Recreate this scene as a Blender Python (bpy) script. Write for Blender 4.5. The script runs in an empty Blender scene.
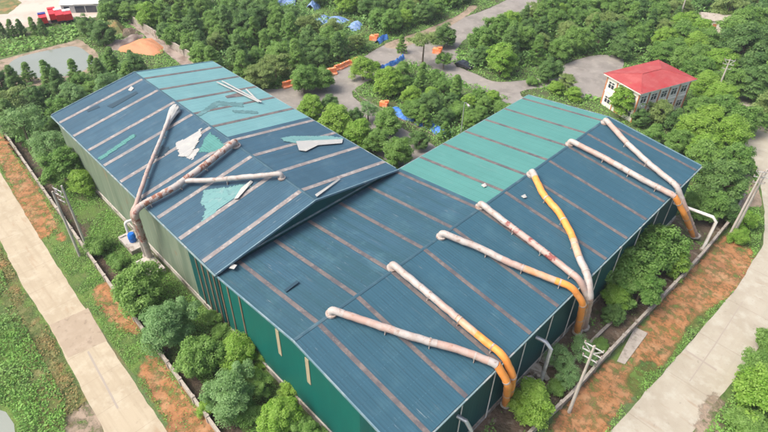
import bpy, math, random
import numpy as np
from mathutils import Vector, Matrix
from mathutils.geometry import tessellate_polygon
random.seed(7); R = math.radians
rng = np.random.default_rng(11)
sc = bpy.context.scene
C = sc.collection

# ------------------------------------------------------------------ camera
F_, CX, CY, CZ, YAW, PITCH, ROLL = 570.1192, 48.4474, -20.4485, 61.0513, 0.7909, 0.6613, 0.0116
PX, PY = -6.6762, -20.6334
_fw = Vector((-math.sin(YAW)*math.cos(PITCH), math.cos(YAW)*math.cos(PITCH), -math.sin(PITCH)))
_r = Vector((math.cos(YAW), math.sin(YAW), 0)); _u = _r.cross(_fw)
_r2 = _r*math.cos(ROLL)+_u*math.sin(ROLL); _u2 = -_r*math.sin(ROLL)+_u*math.cos(ROLL)
CAM = Vector((CX, CY, CZ))
def G(u, v, z=0.0):
    d = _fw*F_ + _r2*(u-384-PX) - _u2*(v-216-PY)
    return CAM + d*((z-CZ)/d.z)
def P(p):                       # world -> reference pixel (used only to size things)
    d = Vector(p)-CAM; z = d.dot(_fw)
    return 384+PX+F_*d.dot(_r2)/z, 216+PY-F_*d.dot(_u2)/z
def dist(p): return (Vector(p)-CAM).dot(_fw)
cam = bpy.data.cameras.new('camera'); co = bpy.data.objects.new('camera', cam); C.objects.link(co)
co.matrix_world = Matrix(((_r2.x, _u2.x, -_fw.x, CX), (_r2.y, _u2.y, -_fw.y, CY), (_r2.z, _u2.z, -_fw.z, CZ), (0, 0, 0, 1)))
cam.sensor_width = 36; cam.lens = F_/768*36; cam.shift_x = -PX/768; cam.shift_y = PY/768
cam.clip_start = 1; cam.clip_end = 6000
sc.camera = co

# ------------------------------------------------------------------ light
SUN_AZ, SUN_EL = R(210), R(54)
w = bpy.data.worlds.new('World'); sc.world = w; w.use_nodes = True
nt = w.node_tree; sky = nt.nodes.new('ShaderNodeTexSky'); sky.sky_type = 'NISHITA'; sky.sun_disc = False
sky.sun_elevation = SUN_EL; sky.sun_rotation = SUN_AZ; sky.air_density = 1.0; sky.dust_density = 7.0; sky.ozone_density = 0.3
bg = nt.nodes['Background']; bg.inputs[1].default_value = 0.15; nt.links.new(sky.outputs[0], bg.inputs[0])
sl = bpy.data.lights.new('sun', 'SUN'); sl.energy = 1.45; sl.angle = R(30); sl.color = (1, .97, .91)
so = bpy.data.objects.new('sun', sl); C.objects.link(so)
sd = Vector((math.sin(SUN_AZ)*math.cos(SUN_EL), math.cos(SUN_AZ)*math.cos(SUN_EL), math.sin(SUN_EL)))
so.rotation_euler = sd.to_track_quat('Z', 'Y').to_euler(); so.location = (0, 0, 90)
sc.view_settings.view_transform = 'Standard'; sc.view_settings.look = 'None'; sc.view_settings.gamma = 1
sc.view_settings.use_curve_mapping = False; sc.view_settings.exposure = 0.8

# ------------------------------------------------------------------ materials
def hexc(h): return tuple(((int(h[i:i+2], 16)/255)**2.2) for i in (0, 2, 4))
def mat(name, col, layers=(), rough=.85, bump=None, metal=0, spec=.3, seams=None, trans=0, objvar=None, rgbattr=None, coat=0):
    """layers: (colour, (sx,sy,sz), lo, hi, fac); seams: list of (axis, pitch, width, colour, fac)"""
    m = bpy.data.materials.new(name); m.use_nodes = True; t = m.node_tree; N = t.nodes; L = t.links
    b = N['Principled BSDF']; b.inputs['Roughness'].default_value = rough; b.inputs['Metallic'].default_value = metal
    b.inputs['Specular IOR Level'].default_value = spec
    tc = N.new('ShaderNodeTexCoord'); cur = N.new('ShaderNodeRGB'); cur.outputs[0].default_value = (*col, 1); cur = cur.outputs[0]
    def mix(a, bcol, fac):
        x = N.new('ShaderNodeMix'); x.data_type = 'RGBA'; L.new(fac, x.inputs[0]); L.new(a, x.inputs[6])
        if isinstance(bcol, tuple): x.inputs[7].default_value = (*bcol, 1)
        else: L.new(bcol, x.inputs[7])
        return x.outputs[2]
    def math_(op, a, b_=None):
        x = N.new('ShaderNodeMath'); x.operation = op
        for i, q in enumerate((a, b_)):
            if q is None: continue
            if isinstance(q, (int, float)): x.inputs[i].default_value = q
            else: L.new(q, x.inputs[i])
        return x.outputs[0]
    if objvar:
        oi = N.new('ShaderNodeObjectInfo'); cur = mix(cur, objvar, oi.outputs['Random'])
    for k, (c2, s, lo, hi, fac) in enumerate(layers):
        mp = N.new('ShaderNodeMapping'); mp.inputs['Scale'].default_value = s; mp.inputs['Location'].default_value = (k*13.7, k*7.3, k*3.1)
        L.new(tc.outputs['Object'], mp.inputs[0])
        nz = N.new('ShaderNodeTexNoise'); nz.inputs['Scale'].default_value = 1; nz.inputs['Detail'].default_value = 6; nz.inputs['Roughness'].default_value = .62
        L.new(mp.outputs[0], nz.inputs['Vector'])
        mr = N.new('ShaderNodeMapRange'); mr.inputs[1].default_value = lo; mr.inputs[2].default_value = hi; mr.inputs[4].default_value = fac
        L.new(nz.outputs[0], mr.inputs[0]); cur = mix(cur, c2, mr.outputs[0])
    hgt = None
    if seams:
        sp = N.new('ShaderNodeSeparateXYZ'); L.new(tc.outputs['Object'], sp.inputs[0])
        for (ax, pitch, wid, c2, fac) in seams:
            q = math_('FRACT', math_('DIVIDE', sp.outputs[ax], pitch))
            ln = math_('LESS_THAN', q, wid/pitch)
            if len(str(fac)) and fac < 0:      # dotted
                q2 = math_('FRACT', math_('DIVIDE', sp.outputs[1-ax], .47)); ln = math_('MULTIPLY', ln, math_('LESS_THAN', q2, .35)); fac = -fac
            nz = N.new('ShaderNodeTexNoise'); nz.inputs['Scale'].default_value = .35; L.new(tc.outputs['Object'], nz.inputs['Vector'])
            k_ = math_('MULTIPLY', ln, math_('MULTIPLY', nz.outputs[0], fac*2))
            x = N.new('ShaderNodeClamp'); L.new(k_, x.inputs[0]); cur = mix(cur, c2, x.outputs[0])
    if rgbattr:                       # leaf-to-leaf variation of the foliage itself
        at = N.new('ShaderNodeAttribute'); at.attribute_name = 'tint'; cur = mix(cur, rgbattr, at.outputs['Fac'])
    L.new(cur, b.inputs['Base Color'])
    if bump:
        nz = N.new('ShaderNodeTexNoise'); nz.inputs['Scale'].default_value = bump[0]; nz.inputs['Detail'].default_value = 5
        L.new(tc.outputs['Object'], nz.inputs['Vector']); bp = N.new('ShaderNodeBump'); bp.inputs['Strength'].default_value = bump[1]
        bp.inputs['Distance'].default_value = bump[2] if len(bump) > 2 else .1
        L.new(nz.outputs[0], bp.inputs['Height']); L.new(bp.outputs[0], b.inputs['Normal'])
    if trans:
        tr = N.new('ShaderNodeBsdfTranslucent'); L.new(cur, tr.inputs[0]); ms = N.new('ShaderNodeMixShader'); ms.inputs[0].default_value = trans
        L.new(b.outputs[0], ms.inputs[1]); L.new(tr.outputs[0], ms.inputs[2]); L.new(ms.outputs[0], N['Material Output'].inputs[0])
    return m
M = {}
M['ground'] = mat('ground', (.08, .13, .045), [((.06, .06, .035), (.12,)*3, .45, .6, .9), ((.1, .13, .035), (.5,)*3, .5, .65, .8), ((.16, .11, .06), (.09,)*3, .62, .7, .7)], bump=(3, .6, .2))
M['grass'] = mat('grass', (.1, .165, .035), [((.05, .09, .025), (.35,)*3, .42, .6, .9), ((.15, .17, .06), (.9,)*3, .52, .7, .7), ((.22, .13, .06), (.14,)*3, .64, .7, .6)], bump=(4, .7, .2))
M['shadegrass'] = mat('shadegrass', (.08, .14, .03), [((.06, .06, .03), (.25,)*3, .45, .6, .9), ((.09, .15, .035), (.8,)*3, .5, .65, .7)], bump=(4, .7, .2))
M['drygrass'] = mat('drygrass', (0.17, 0.17, 0.068), [((0.085, 0.119, 0.034), (.5,)*3, .42, .58, .9), ((0.306, 0.17, 0.0765), (.3, .3, .3), .52, .64, .8)], bump=(4, .7, .2))
M['orange'] = mat('orange_soil', (0.327, 0.155, 0.0667), [((0.213, 0.112, 0.0616), (.16,)*3, .42, .66, .7), ((0.38, 0.243, 0.133), (.45,)*3, .46, .7, .8), ((0.0915, 0.122, 0.0462), (.5,)*3, .64, .72, .5), ((0.167, 0.112, 0.0821), (2.2,)*3, .6, .72, .45)], bump=(1.2, .6, .3), rough=.95)
M['brown'] = mat('brown_soil', (.15, .11, .08), [((.07, .06, .04), (.4,)*3, .42, .6, .9), ((.3, .26, .21), (.9,)*3, .55, .68, .8), ((.07, .11, .03), (.3,)*3, .55, .66, .8)], bump=(2.5, .9, .3))
M['ditch'] = mat('ditch', (.085, .06, .042), [((.05, .045, .03), (.5,)*3, .45, .6, .8), ((.16, .12, .09), (1.2,)*3, .55, .66, .7), ((.07, .12, .03), (.4,)*3, .54, .62, .8)], bump=(2.5, 1, .3))  # dark soil, with the shade beside the wall mixed into the colour
M['sand'] = mat('orange_sand', (0.527, 0.221, 0.111), [((0.468, 0.255, 0.145), (.3,)*3, .4, .6, .6)], bump=(1, .5, .3))
M['greysand'] = mat('grey_sand', (.3, .25, .22), [((.15, .11, .09), (.3,)*3, .45, .6, .8)], bump=(1, .5, .3))
M['bank'] = mat('pond_bank', (0.29, 0.228, 0.173), [((0.173, 0.142, 0.0975), (.4,)*3, .45, .6, .8), ((0.0828, 0.0997, 0.0375), (.6,)*3, .58, .66, .6)], bump=(1, .5, .3))
M['conc_road'] = mat('concrete_road', (0.389, 0.336, 0.247), [((0.299, 0.249, 0.178), (.03, 1.1, 1), .5, .64, .55), ((0.337, 0.285, 0.205), (.22,)*3, .45, .6, .8), ((0.447, 0.405, 0.313), (.6,)*3, .5, .66, .6), ((0.304, 0.216, 0.14), (.13, .6, .3), .6, .68, .6), ((0.236, 0.198, 0.148), (1.6,)*3, .62, .72, .6)], bump=(6, .25, .03), rough=.9, seams=[(0, 5.0, .09, (.2, .16, .12), .3)])
M['conc_right'] = mat('concrete_road', (0.363, 0.336, 0.274), [((0.311, 0.295, 0.24), (1.1, .03, 1), .52, .66, .45), ((0.315, 0.285, 0.227), (.22,)*3, .45, .6, .8), ((0.417, 0.405, 0.347), (.6,)*3, .5, .66, .6), ((0.284, 0.216, 0.155), (.13, .6, .3), .6, .68, .6), ((0.221, 0.198, 0.164), (1.6,)*3, .62, .72, .6)], bump=(6, .25, .03), rough=.9, seams=[(1, 9.0, .1, (.2, .16, .12), .35)])
M['conc_dark'] = mat('concrete_dark', (0.314, 0.257, 0.192), [((0.361, 0.3, 0.23), (.6,)*3, .45, .62, .8), ((0.212, 0.166, 0.122), (1.2,)*3, .56, .66, .6)], bump=(6, .25, .03), rough=.9)
M['joint'] = mat('joint', (.31, .275, .235))
M['asphalt'] = mat('pale_asphalt', (0.239, 0.224, 0.207), [((0.174, 0.162, 0.148), (.2,)*3, .45, .62, .8), ((0.305, 0.286, 0.257), (.5,)*3, .52, .66, .6), ((0.101, 0.0927, 0.078), (1.1, 1.1, 1), .64, .7, .6)], bump=(5, .2, .03), rough=.9)
M['yard'] = mat('yard', (0.48, 0.416, 0.36), [((0.36, 0.304, 0.256), (.08,)*3, .45, .6, .8), ((0.304, 0.264, 0.224), (.5,)*3, .6, .7, .6)], rough=.9)
M['kerb'] = mat('kerb', (.2, .18, .15), [((.1, .09, .07), (.7,)*3, .45, .6, .8)])
M['wallconc'] = mat('boundary_concrete', (0.344, 0.312, 0.271), [((0.18, 0.156, 0.131), (.8,)*3, .48, .62, .8), ((0.107, 0.123, 0.0656), (.5,)*3, .6, .7, .6), ((0.41, 0.369, 0.328), (2,)*3, .5, .6, .5)], bump=(5, .4, .05))
M['plinth'] = mat('plinth', (0.425, 0.399, 0.365), [((0.212, 0.178, 0.145), (.6,)*3, .5, .62, .9), ((0.102, 0.0935, 0.0765), (1.3, 1.3, 1.3), .6, .66, .9), ((0.255, 0.119, 0.068), (.9,)*3, .64, .7, .6)], bump=(4, .4, .05))
M['water'] = mat('pond_water', (.21, .235, .2), [((.15, .17, .12), (.03,)*3, .45, .65, .5)], rough=.06, spec=.8, bump=(1.2, .03, .02))
BL = (.048, .115, .185)
def roofmat(nm, col, ax, dk, lt, pk=1.0):
    s1 = (.9, .07, .5) if ax == 0 else (.07, .9, .5)
    return mat(nm, col, [(dk, s1, .45, .62, .6*pk), (lt, (.35, .35, .35), .52, .72, .38*pk), ((.2, .21, .22), (s1[0]*2.4, s1[1]*2.4, 1), .62, .72, .28*pk), (dk, (.08,)*3, .42, .58, .4*pk), ((.3, .33, .34), (s1[0]*5, s1[1]*5, 1), .66, .72, .5*pk), ((.03, .05, .06), (1.7, 1.7, 1), .66, .72, .5*pk)],
               rough=.45, spec=.22, bump=(.5, .25, .12),
               seams=[(ax, .376, .13, tuple(min(1, c*.55) for c in col), .24), (ax, 1.13, .05, tuple(min(1, c*.4) for c in col), .5), (1-ax, 1.62, .07, tuple(min(1, c*1.35+.03) for c in col), -.3), (1-ax, 4.86, .05, tuple(c*.5 for c in col), .35)])
M['roof_blue_a'] = roofmat('roof_blue_a', (.042, .1, .15), 0, (.03, .072, .108), (.1, .18, .225))
M['roof_teal_a'] = roofmat('roof_teal_a', (.145, .31, .33), 0, (.11, .25, .27), (.22, .4, .41), .9)
M['roof_blue_b'] = roofmat('roof_blue_b', (.036, .1, .145), 1, (.03, .085, .12), (.08, .17, .21))
M['roof_dark_b'] = roofmat('roof_dark_b', (.038, .095, .138), 1, (.028, .078, .1), (.085, .18, .21), 1.3)
M['roof_teal_b'] = roofmat('roof_teal_b', (.08, .24, .22), 1, (.062, .195, .18), (.115, .29, .265), .7)
M['strip_a'] = mat('strip_a', (0.234, 0.219, 0.214), [((0.18, 0.158, 0.158), (.5, .5, .5), .45, .6, .8), ((0.378, 0.353, 0.335), (1.4,)*3, .52, .64, .7), ((0.09, 0.13, 0.167), (.3, .3, .3), .58, .68, .6)], rough=.6)
M['strip_b'] = mat('strip_b', (0.136, 0.116, 0.113), [((0.08, 0.0774, 0.0882), (.5, .5, .5), .45, .6, .9), ((0.192, 0.163, 0.151), (1.4,)*3, .52, .64, .7)], rough=.6)
M['ridgecap'] = mat('ridgecap', (.035, .085, .12), [((.09, .15, .18), (.5,)*3, .5, .65, .6)], rough=.5)
M['wall_pale'] = mat('wall_pale', (.15, .2, .15), [((.105, .15, .11), (.5, .5, .08), .42, .6, .8), ((.25, .28, .21), (1.6, 1.6, .1), .5, .65, .7), ((.2, .13, .08), (.6, .6, .25), .63, .7, .6)], rough=.6, seams=[(0, .72, .12, (.13, .18, .12), .6)])
M['wall_teal'] = mat('wall_teal', (.004, .098, .085), [((.003, .12, .1), (.5, .5, .08), .45, .6, .6)], rough=.5, seams=[(0, .6, .07, (.003, .1, .085), .5)])
M['wall_dteal'] = mat('wall_dteal', (.006, .075, .075), [((.004, .05, .052), (.5, .5, .08), .45, .6, .6)], rough=.5, seams=[(0, .6, .07, (.003, .045, .045), .5)])
M['wall_side'] = mat('wall_side', (.008, .075, .078), [((.02, .1, .1), (.5, .5, .08), .5, .65, .6), ((.05, .05, .04), (.4, .4, .15), .62, .7, .5)], rough=.55, seams=[(1, .6, .08, (.004, .04, .045), .6)])
M['rib'] = mat('brown_rib', (.17, .13, .09), [((.09, .07, .05), (1, 1, .3), .45, .6, .7)])
M['clear_panel'] = mat('clear_panel', (.33, .29, .2), [((.3, .26, .18), (1, 1, 1), .45, .6, .6)])
M['trim'] = mat('trim', (.13, .22, .27), [((.25, .32, .34), (.7,)*3, .5, .62, .7)], rough=.5)
M['gutter'] = mat('gutter', (.16, .24, .26), [((.35, .36, .35), (.9,)*3, .52, .62, .8)], rough=.5)
M['paint_white'] = mat('paint_white', (.72, .7, .66), [((.5, .47, .42), (.7,)*3, .5, .65, .6)], rough=.6)
M['duct_white'] = mat('duct_white', (0.416, 0.388, 0.368), [((0.336, 0.272, 0.24), (.9,)*3, .44, .62, .7), ((0.24, 0.152, 0.112), (1.6,)*3, .57, .66, .7)], rough=.45, bump=(2, .3, .05))
M['duct_pink'] = mat('duct_pink', (0.394, 0.279, 0.238), [((0.41, 0.344, 0.312), (.8,)*3, .48, .6, .8), ((0.312, 0.164, 0.107), (1.2,)*3, .6, .68, .7)], rough=.45, bump=(2, .3, .05))
M['duct_salmon'] = mat('duct_salmon', (0.51, 0.326, 0.211), [((0.44, 0.37, 0.334), (.9,)*3, .48, .62, .7), ((0.528, 0.238, 0.088), (.6,)*3, .5, .65, .8)], rough=.45, bump=(2, .3, .05))
M['duct_orange'] = mat('duct_orange', (.78, .3, .07), [((.66, .38, .2), (.8,)*3, .54, .68, .5), ((.5, .16, .04), (.6,)*3, .55, .68, .5)], rough=.45, bump=(2, .3, .05))
M['duct_rust'] = mat('duct_rust', (0.426, 0.369, 0.336), [((0.221, 0.082, 0.0492), (1.1,)*3, .5, .56, .95), ((0.369, 0.205, 0.139), (2.4,)*3, .56, .64, .7)], rough=.6, bump=(2, .3, .05))
M['duct_red'] = mat('duct_red', (0.408, 0.306, 0.272), [((0.212, 0.0425, 0.0382), (1.0,)*3, .5, .58, .9), ((0.468, 0.425, 0.391), (2.2,)*3, .55, .65, .6)], rough=.6, bump=(2, .3, .05))
M['collar'] = mat('collar', (.4, .36, .33), [((.25, .13, .08), (1.5,)*3, .5, .62, .8)], rough=.5)
M['steel'] = mat('steel', (.5, .53, .55), [((.3, .3, .3), (1,)*3, .5, .62, .7)], rough=.35, metal=.5)
M['pole'] = mat('pole_concrete', (.46, .43, .39), [((.3, .28, .24), (1, 1, .4), .48, .62, .7)])
M['polearm'] = mat('pole_arm', (.42, .43, .42), [((.25, .2, .17), (2,)*3, .5, .62, .7)], rough=.5)
M['porcelain'] = mat('porcelain', (.3, .25, .23), rough=.3)
M['bluebarrel'] = mat('blue_barrel', (.01, .13, .5), [((.02, .2, .6), (2,)*3, .5, .6, .5)], rough=.4)
M['tarp_blue'] = mat('tarp_blue', (.04, .15, .52), [((.1, .27, .65), (1.2,)*3, .48, .6, .8), ((.25, .38, .6), (3,)*3, .58, .66, .7)], rough=.5, bump=(2, .8, .2))
M['net_blue'] = mat('net_blue', (.14, .25, .5), [((.28, .38, .56), (.9,)*3, .45, .6, .8)], rough=.7, bump=(2, .8, .2))
M['barrier'] = mat('barrier_orange', (.85, .25, .1), [((.8, .5, .38), (1.2,)*3, .5, .62, .7)], rough=.5)
M['red_roof'] = mat('red_roof', (0.323, 0.06, 0.06), [((0.38, 0.096, 0.092), (.5,)*3, .45, .62, .8), ((0.342, 0.032, 0.036), (.16,)*3, .5, .62, .7)], rough=.6, seams=[(0, 1.0, .08, (.33, .035, .04), .4)])
M['house_wall'] = mat('house_wall', (.8, .78, .74), [((.55, .5, .42), (.6,)*3, .5, .65, .6)])
M['house_trim'] = mat('house_trim', (.5, .2, .1), [((.6, .28, .16), (.6,)*3, .5, .65, .6)])
M['glass_dark'] = mat('glass_dark', (.045, .055, .075), rough=.15, spec=.6)
M['bark'] = mat('bark', (.12, .09, .065), [((.2, .17, .13), (2, 2, .6), .5, .62, .8)])
M['car_dark'] = mat('car_paint_dark', (.02, .022, .028), rough=.25, spec=.6)
M['tyre'] = mat('tyre', (.02, .02, .02))
M['truck_red'] = mat('truck_red', (.62, .02, .03), [((.5, .03, .03), (1,)*3, .5, .6, .5)], rough=.4)
M['truck_white'] = mat('truck_white', (.72, .72, .7), rough=.4)
M['shed_grey'] = mat('shed_grey', (.5, .5, .49), [((.35, .35, .34), (.5,)*3, .5, .62, .7)], rough=.6)
M['navy'] = mat('navy', (.03, .04, .22), rough=.5)
M['sheet_white'] = mat('sheet_white', (0.357, 0.365, 0.357), [((0.425, 0.425, 0.391), (1,)*3, .5, .62, .7)], rough=.6)
M['sheet_teal'] = mat('sheet_teal', (.13, .28, .28), [((.25, .34, .34), (.8,)*3, .54, .66, .6), ((.08, .17, .2), (1.5,)*3, .55, .64, .7)], rough=.5)
M['mark_grey'] = mat('mark_grey', (.09, .19, .2), [((.14, .27, .28), (.9,)*3, .5, .62, .8)], rough=.5)
M['sheet_dark'] = mat('sheet_dark', (.02, .05, .075), rough=.5)
M['rock'] = mat('rubble', (.42, .39, .34), [((.25, .22, .18), (1.5,)*3, .45, .6, .8)], bump=(3, .6, .1))
def leafmat(nm, a, b_, c_): return mat(nm, a, rough=.55, spec=.35, trans=.5, objvar=b_, rgbattr=c_)
M['leaf_bright'] = leafmat('leaf_bright', (0.190, 0.377, 0.043), (0.246, 0.416, 0.058), (0.381, 0.572, 0.131))
M['leaf_mid'] = leafmat('leaf_mid', (0.123, 0.273, 0.051), (0.196, 0.351, 0.072), (0.302, 0.481, 0.145))
M['leaf_dark'] = leafmat('leaf_dark', (0.084, 0.202, 0.058), (0.146, 0.273, 0.072), (0.235, 0.390, 0.131))
M['leaf_olive'] = leafmat('leaf_olive', (0.179, 0.273, 0.072), (0.246, 0.338, 0.102), (0.370, 0.494, 0.189))
M['leaf_pale'] = leafmat('leaf_pale', (0.168, 0.325, 0.116), (0.202, 0.351, 0.116), (0.325, 0.520, 0.232))
M['weed'] = mat('weed', (0.150, 0.338, 0.058), [((0.190, 0.288, 0.104), (.12,)*3, .45, .6, .8), ((0.080, 0.188, 0.052), (.4,)*3, .5, .62, .8)], rough=.6, trans=.25, rgbattr=(0.260, 0.463, 0.117))
M['dryweed'] = mat('dryweed', (.24, .22, .08), [((.13, .18, .05), (.3,)*3, .45, .6, .8)], rough=.6, trans=.25, rgbattr=(.36, .27, .12))
M['under'] = mat('undergrowth', (0.120, 0.263, 0.065), [((0.180, 0.325, 0.078), (.1,)*3, .45, .6, .8)], rough=.6, trans=.2, rgbattr=(0.180, 0.338, 0.104))

# ------------------------------------------------------------------ mesh helpers
class MB:
    def __init__(s): s.v = []; s.f = []
    def add(s, vs, fs):
        o = len(s.v); s.v += [Vector(q) for q in vs]; s.f += [tuple(i+o for i in f) for f in fs]; return s
    def hexa(s, o, a, b, c):     # box from corner o along vectors a,b,c
        o, a, b, c = map(Vector, (o, a, b, c))
        if a.cross(b).dot(c) < 0: a, b = b, a
        vs = [o, o+a, o+a+b, o+b, o+c, o+a+c, o+a+b+c, o+b+c]
        return s.add(vs, [(3, 2, 1, 0), (4, 5, 6, 7), (0, 1, 5, 4), (1, 2, 6, 5), (2, 3, 7, 6), (3, 0, 4, 7)])
    def box(s, c, d, rz=0):
        x = Vector((math.cos(rz), math.sin(rz), 0))*d[0]; y = Vector((-math.sin(rz), math.cos(rz), 0))*d[1]; z = Vector((0, 0, d[2]))
        return s.hexa(Vector(c)-x/2-y/2-z/2, x, y, z)
    def bar(s, a, b, w_, h_=None):
        a, b = Vector(a), Vector(b); d = b-a; up = Vector((0, 0, 1)) if abs(d.normalized().z) < .95 else Vector((1, 0, 0))
        sx = d.cross(up).normalized(); sz = sx.cross(d).normalized(); h_ = h_ or w_
        return s.hexa(a-sx*w_/2-sz*h_/2, d, sx*w_, sz*h_)
    def tube(s, pts, r, n=12, cap=True, wob=0):
        pts = [Vector(q) for q in pts]; k = len(pts); rr = r if isinstance(r, (list, tuple)) else [r]*k
        rings = []; prev = None
        for i, q in enumerate(pts):
            d = (pts[min(i+1, k-1)]-pts[max(i-1, 0)]).normalized()
            if prev is None: prev = d.orthogonal().normalized()
            x = (prev-d*prev.dot(d)); x = x.normalized() if x.length > 1e-5 else d.orthogonal().normalized(); prev = x; y = d.cross(x)
            rings.append([q+(x*math.cos(2*math.pi*j/n)+y*math.sin(2*math.pi*j/n))*rr[i]*(1+random.uniform(-wob, wob)) for j in range(n)])
        vs = [q for rg in rings for q in rg]; fs = []
        for i in range(k-1):
            for j in range(n): fs.append((i*n+j, i*n+(j+1) % n, (i+1)*n+(j+1) % n, (i+1)*n+j))
        if cap: fs += [tuple(range(n-1, -1, -1)), tuple((k-1)*n+j for j in range(n))]
        return s.add(vs, fs)
    def slab(s, poly, th):       # polygon (3-d pts, planar-ish, ccw from above) extruded down by th
        poly = [Vector(q) for q in poly]; n = len(poly)
        vs = poly+[q-Vector((0, 0, th)) for q in poly]
        if n == 4: top = [(0, 1, 2, 3)]
        else: top = [tuple(t) for t in tessellate_polygon([poly])]
        def area(t): a, b, c = [poly[i] for i in t[:3]]; return (b-a).cross(c-a).z
        top = [t if area(t) > 0 else tuple(reversed(t)) for t in top]
        fs = top+[tuple(i+n for i in reversed(t)) for t in top]
        ccw = sum(poly[i].x*poly[(i+1) % n].y-poly[(i+1) % n].x*poly[i].y for i in range(n)) > 0
        for i in range(n):
            j = (i+1) % n; fs.append((i+n, j+n, j, i) if ccw else (i, j, j+n, i+n))
        return s.add(vs, fs)
    def build(s, name, m, parent=None, off=(0, 0, 0), smooth=False):
        off = Vector(off); me = bpy.data.meshes.new(name); me.from_pydata([tuple(q-off) for q in s.v], [], s.f); me.materials.append(m)
        if smooth:
            me.polygons.foreach_set('use_smooth', [True]*len(me.polygons))
            me.set_sharp_from_angle(angle=R(40))
        me.update(); o = bpy.data.objects.new(name, me); C.objects.link(o)
        if parent is not None: o.parent = parent
        return o
def tag(o, label=None, cat=None, group=None, kind=None):
    if label: o['label'] = label
    if cat: o['category'] = cat
    if group: o['group'] = group
    if kind: o['kind'] = kind
    return o
class Thing:
    def __init__(s, name, loc, label, cat, group=None):
        s.o = bpy.data.objects.new(name, None); C.objects.link(s.o); s.o.location = loc; s.o.empty_display_size = .5
        s.loc = Vector(loc); tag(s.o, label, cat, group)
    def part(s, name, mb, m, parent=None, label=None, smooth=False):
        o = mb.build(name, M[m] if isinstance(m, str) else m, parent or s.o, s.loc, smooth)
        if label: o['label'] = label
        return o
def single(name, mb, m, loc, label, cat, group=None, smooth=False):
    o = mb.build(name, M[m], None, loc, smooth); o.location = loc; return tag(o, label, cat, group)
def copy_thing(root, name=None):
    c = root.copy(); C.objects.link(c)
    for ch in root.children:
        d = ch.copy(); C.objects.link(d); d.parent = c
        for g in ch.children:
            e = g.copy(); C.objects.link(e); e.parent = d
    return c

# ------------------------------------------------------------------ ground sheets
ROADS = []
def patch(name, pts, z, m, jit=.35, step=1.2, pix=True, hole=False, zoff=None):
    w_ = [G(*q).to_2d() for q in pts] if pix else [Vector(q) for q in pts]
    if len(w_) > 5 and jit > .25:
        n0 = len(w_); sp_ = []
        for i in range(n0):
            p0, p1, p2, p3 = w_[i-1], w_[i], w_[(i+1) % n0], w_[(i+2) % n0]
            if max(p.length for p in (p1, p2)) > 190: sp_.append(p1); continue
            for j in range(4):
                u = j/4; sp_.append(.5*((2*p1)+(p2-p0)*u+(2*p0-5*p1+4*p2-p3)*u*u+(3*p1-p0-3*p2+p3)*u**3))
        w_ = sp_
    jit *= .45
    out = []; n = len(w_)
    for i in range(n):
        a, b = w_[i], w_[(i+1) % n]; L_ = (b-a).length; k = max(1, min(60, int(L_/step))); nn = Vector((-(b-a).y, (b-a).x)).normalized() if L_ > 0 else Vector((0, 0))
        ph = random.uniform(0, 9)
        for j in range(k):
            t = j/k; env = math.sin(math.pi*t)**.3 if 0 < t < 1 else 0
            q = a.lerp(b, t)+nn*env*jit*(.6*math.sin(L_*t*.9+ph)+.5*math.sin(L_*t*2.3+ph*2)+random.uniform(-.35, .35)); out.append(q)
    mb = MB(); vs = [(q.x, q.y, z) for q in out]; mb.add(vs, [])
    tri = tessellate_polygon([[Vector(q) for q in vs]])
    for t in tri:
        a, b, c = [mb.v[i] for i in t]; mb.f.append(tuple(t) if (b-a).cross(c-a).z > 0 else tuple(reversed(t)))
    if name in ('road', 'yard', 'pond', 'path', 'road_repair', 'lane', 'bank'): ROADS.append([(q.x, q.y) for q in out])
    o = mb.build(name, M[m]); tag(o, kind='structure'); return o, out
g = MB(); g.add([(-1500, -1200, 0), (1500, -1200, 0), (1500, 2000, 0), (-1500, 2000, 0)], [(0, 1, 2, 3)])
tag(g.build('ground', M['ground']), kind='structure')
SOIL = []
def soft(name, pts, z, m, pix=True, off=1.3):
    w_ = [G(*q).to_2d() for q in pts] if pix else [Vector(q) for q in pts]; n0 = len(w_)
    if sum(w_[i].x*w_[(i+1) % n0].y-w_[(i+1) % n0].x*w_[i].y for i in range(n0)) < 0: w_.reverse()
    sp_ = []
    for i in range(n0):
        p0, p1, p2, p3 = w_[i-1], w_[i], w_[(i+1) % n0], w_[(i+2) % n0]
        for j in range(4):
            u = j/4; sp_.append(.5*((2*p1)+(p2-p0)*u+(2*p0-5*p1+4*p2-p3)*u*u+(3*p1-p0-3*p2+p3)*u**3))
    if name.startswith('soil'): SOIL.append([(q.x, q.y) for q in sp_])
    n = len(sp_); ring = []
    for i in range(n):
        d = (sp_[(i+1) % n]-sp_[i-1]); nn = Vector((d.y, -d.x)).normalized() if d.length > 1e-4 else Vector((0, 0)); ring.append(nn)
    mb = MB(); mb.add([(q.x, q.y, z) for q in sp_]+[(q.x+k.x*off, q.y+k.y*off, z-.003) for q, k in zip(sp_, ring)], [])
    for t in tessellate_polygon([[Vector((q.x, q.y, 0)) for q in sp_]]):
        a, b, c = [mb.v[i] for i in t]; mb.f.append(tuple(t) if (b-a).cross(c-a).z > 0 else tuple(reversed(t)))
    mb.f += [(i, n+i, n+(i+1) % n, (i+1) % n) for i in range(n)]
    o = mb.build(name, M[m]); at = o.data.attributes.new('edge', 'FLOAT', 'POINT'); at.data.foreach_set('value', [1.0]*n+[0.0]*n); tag(o, kind='structure'); return o
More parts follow.
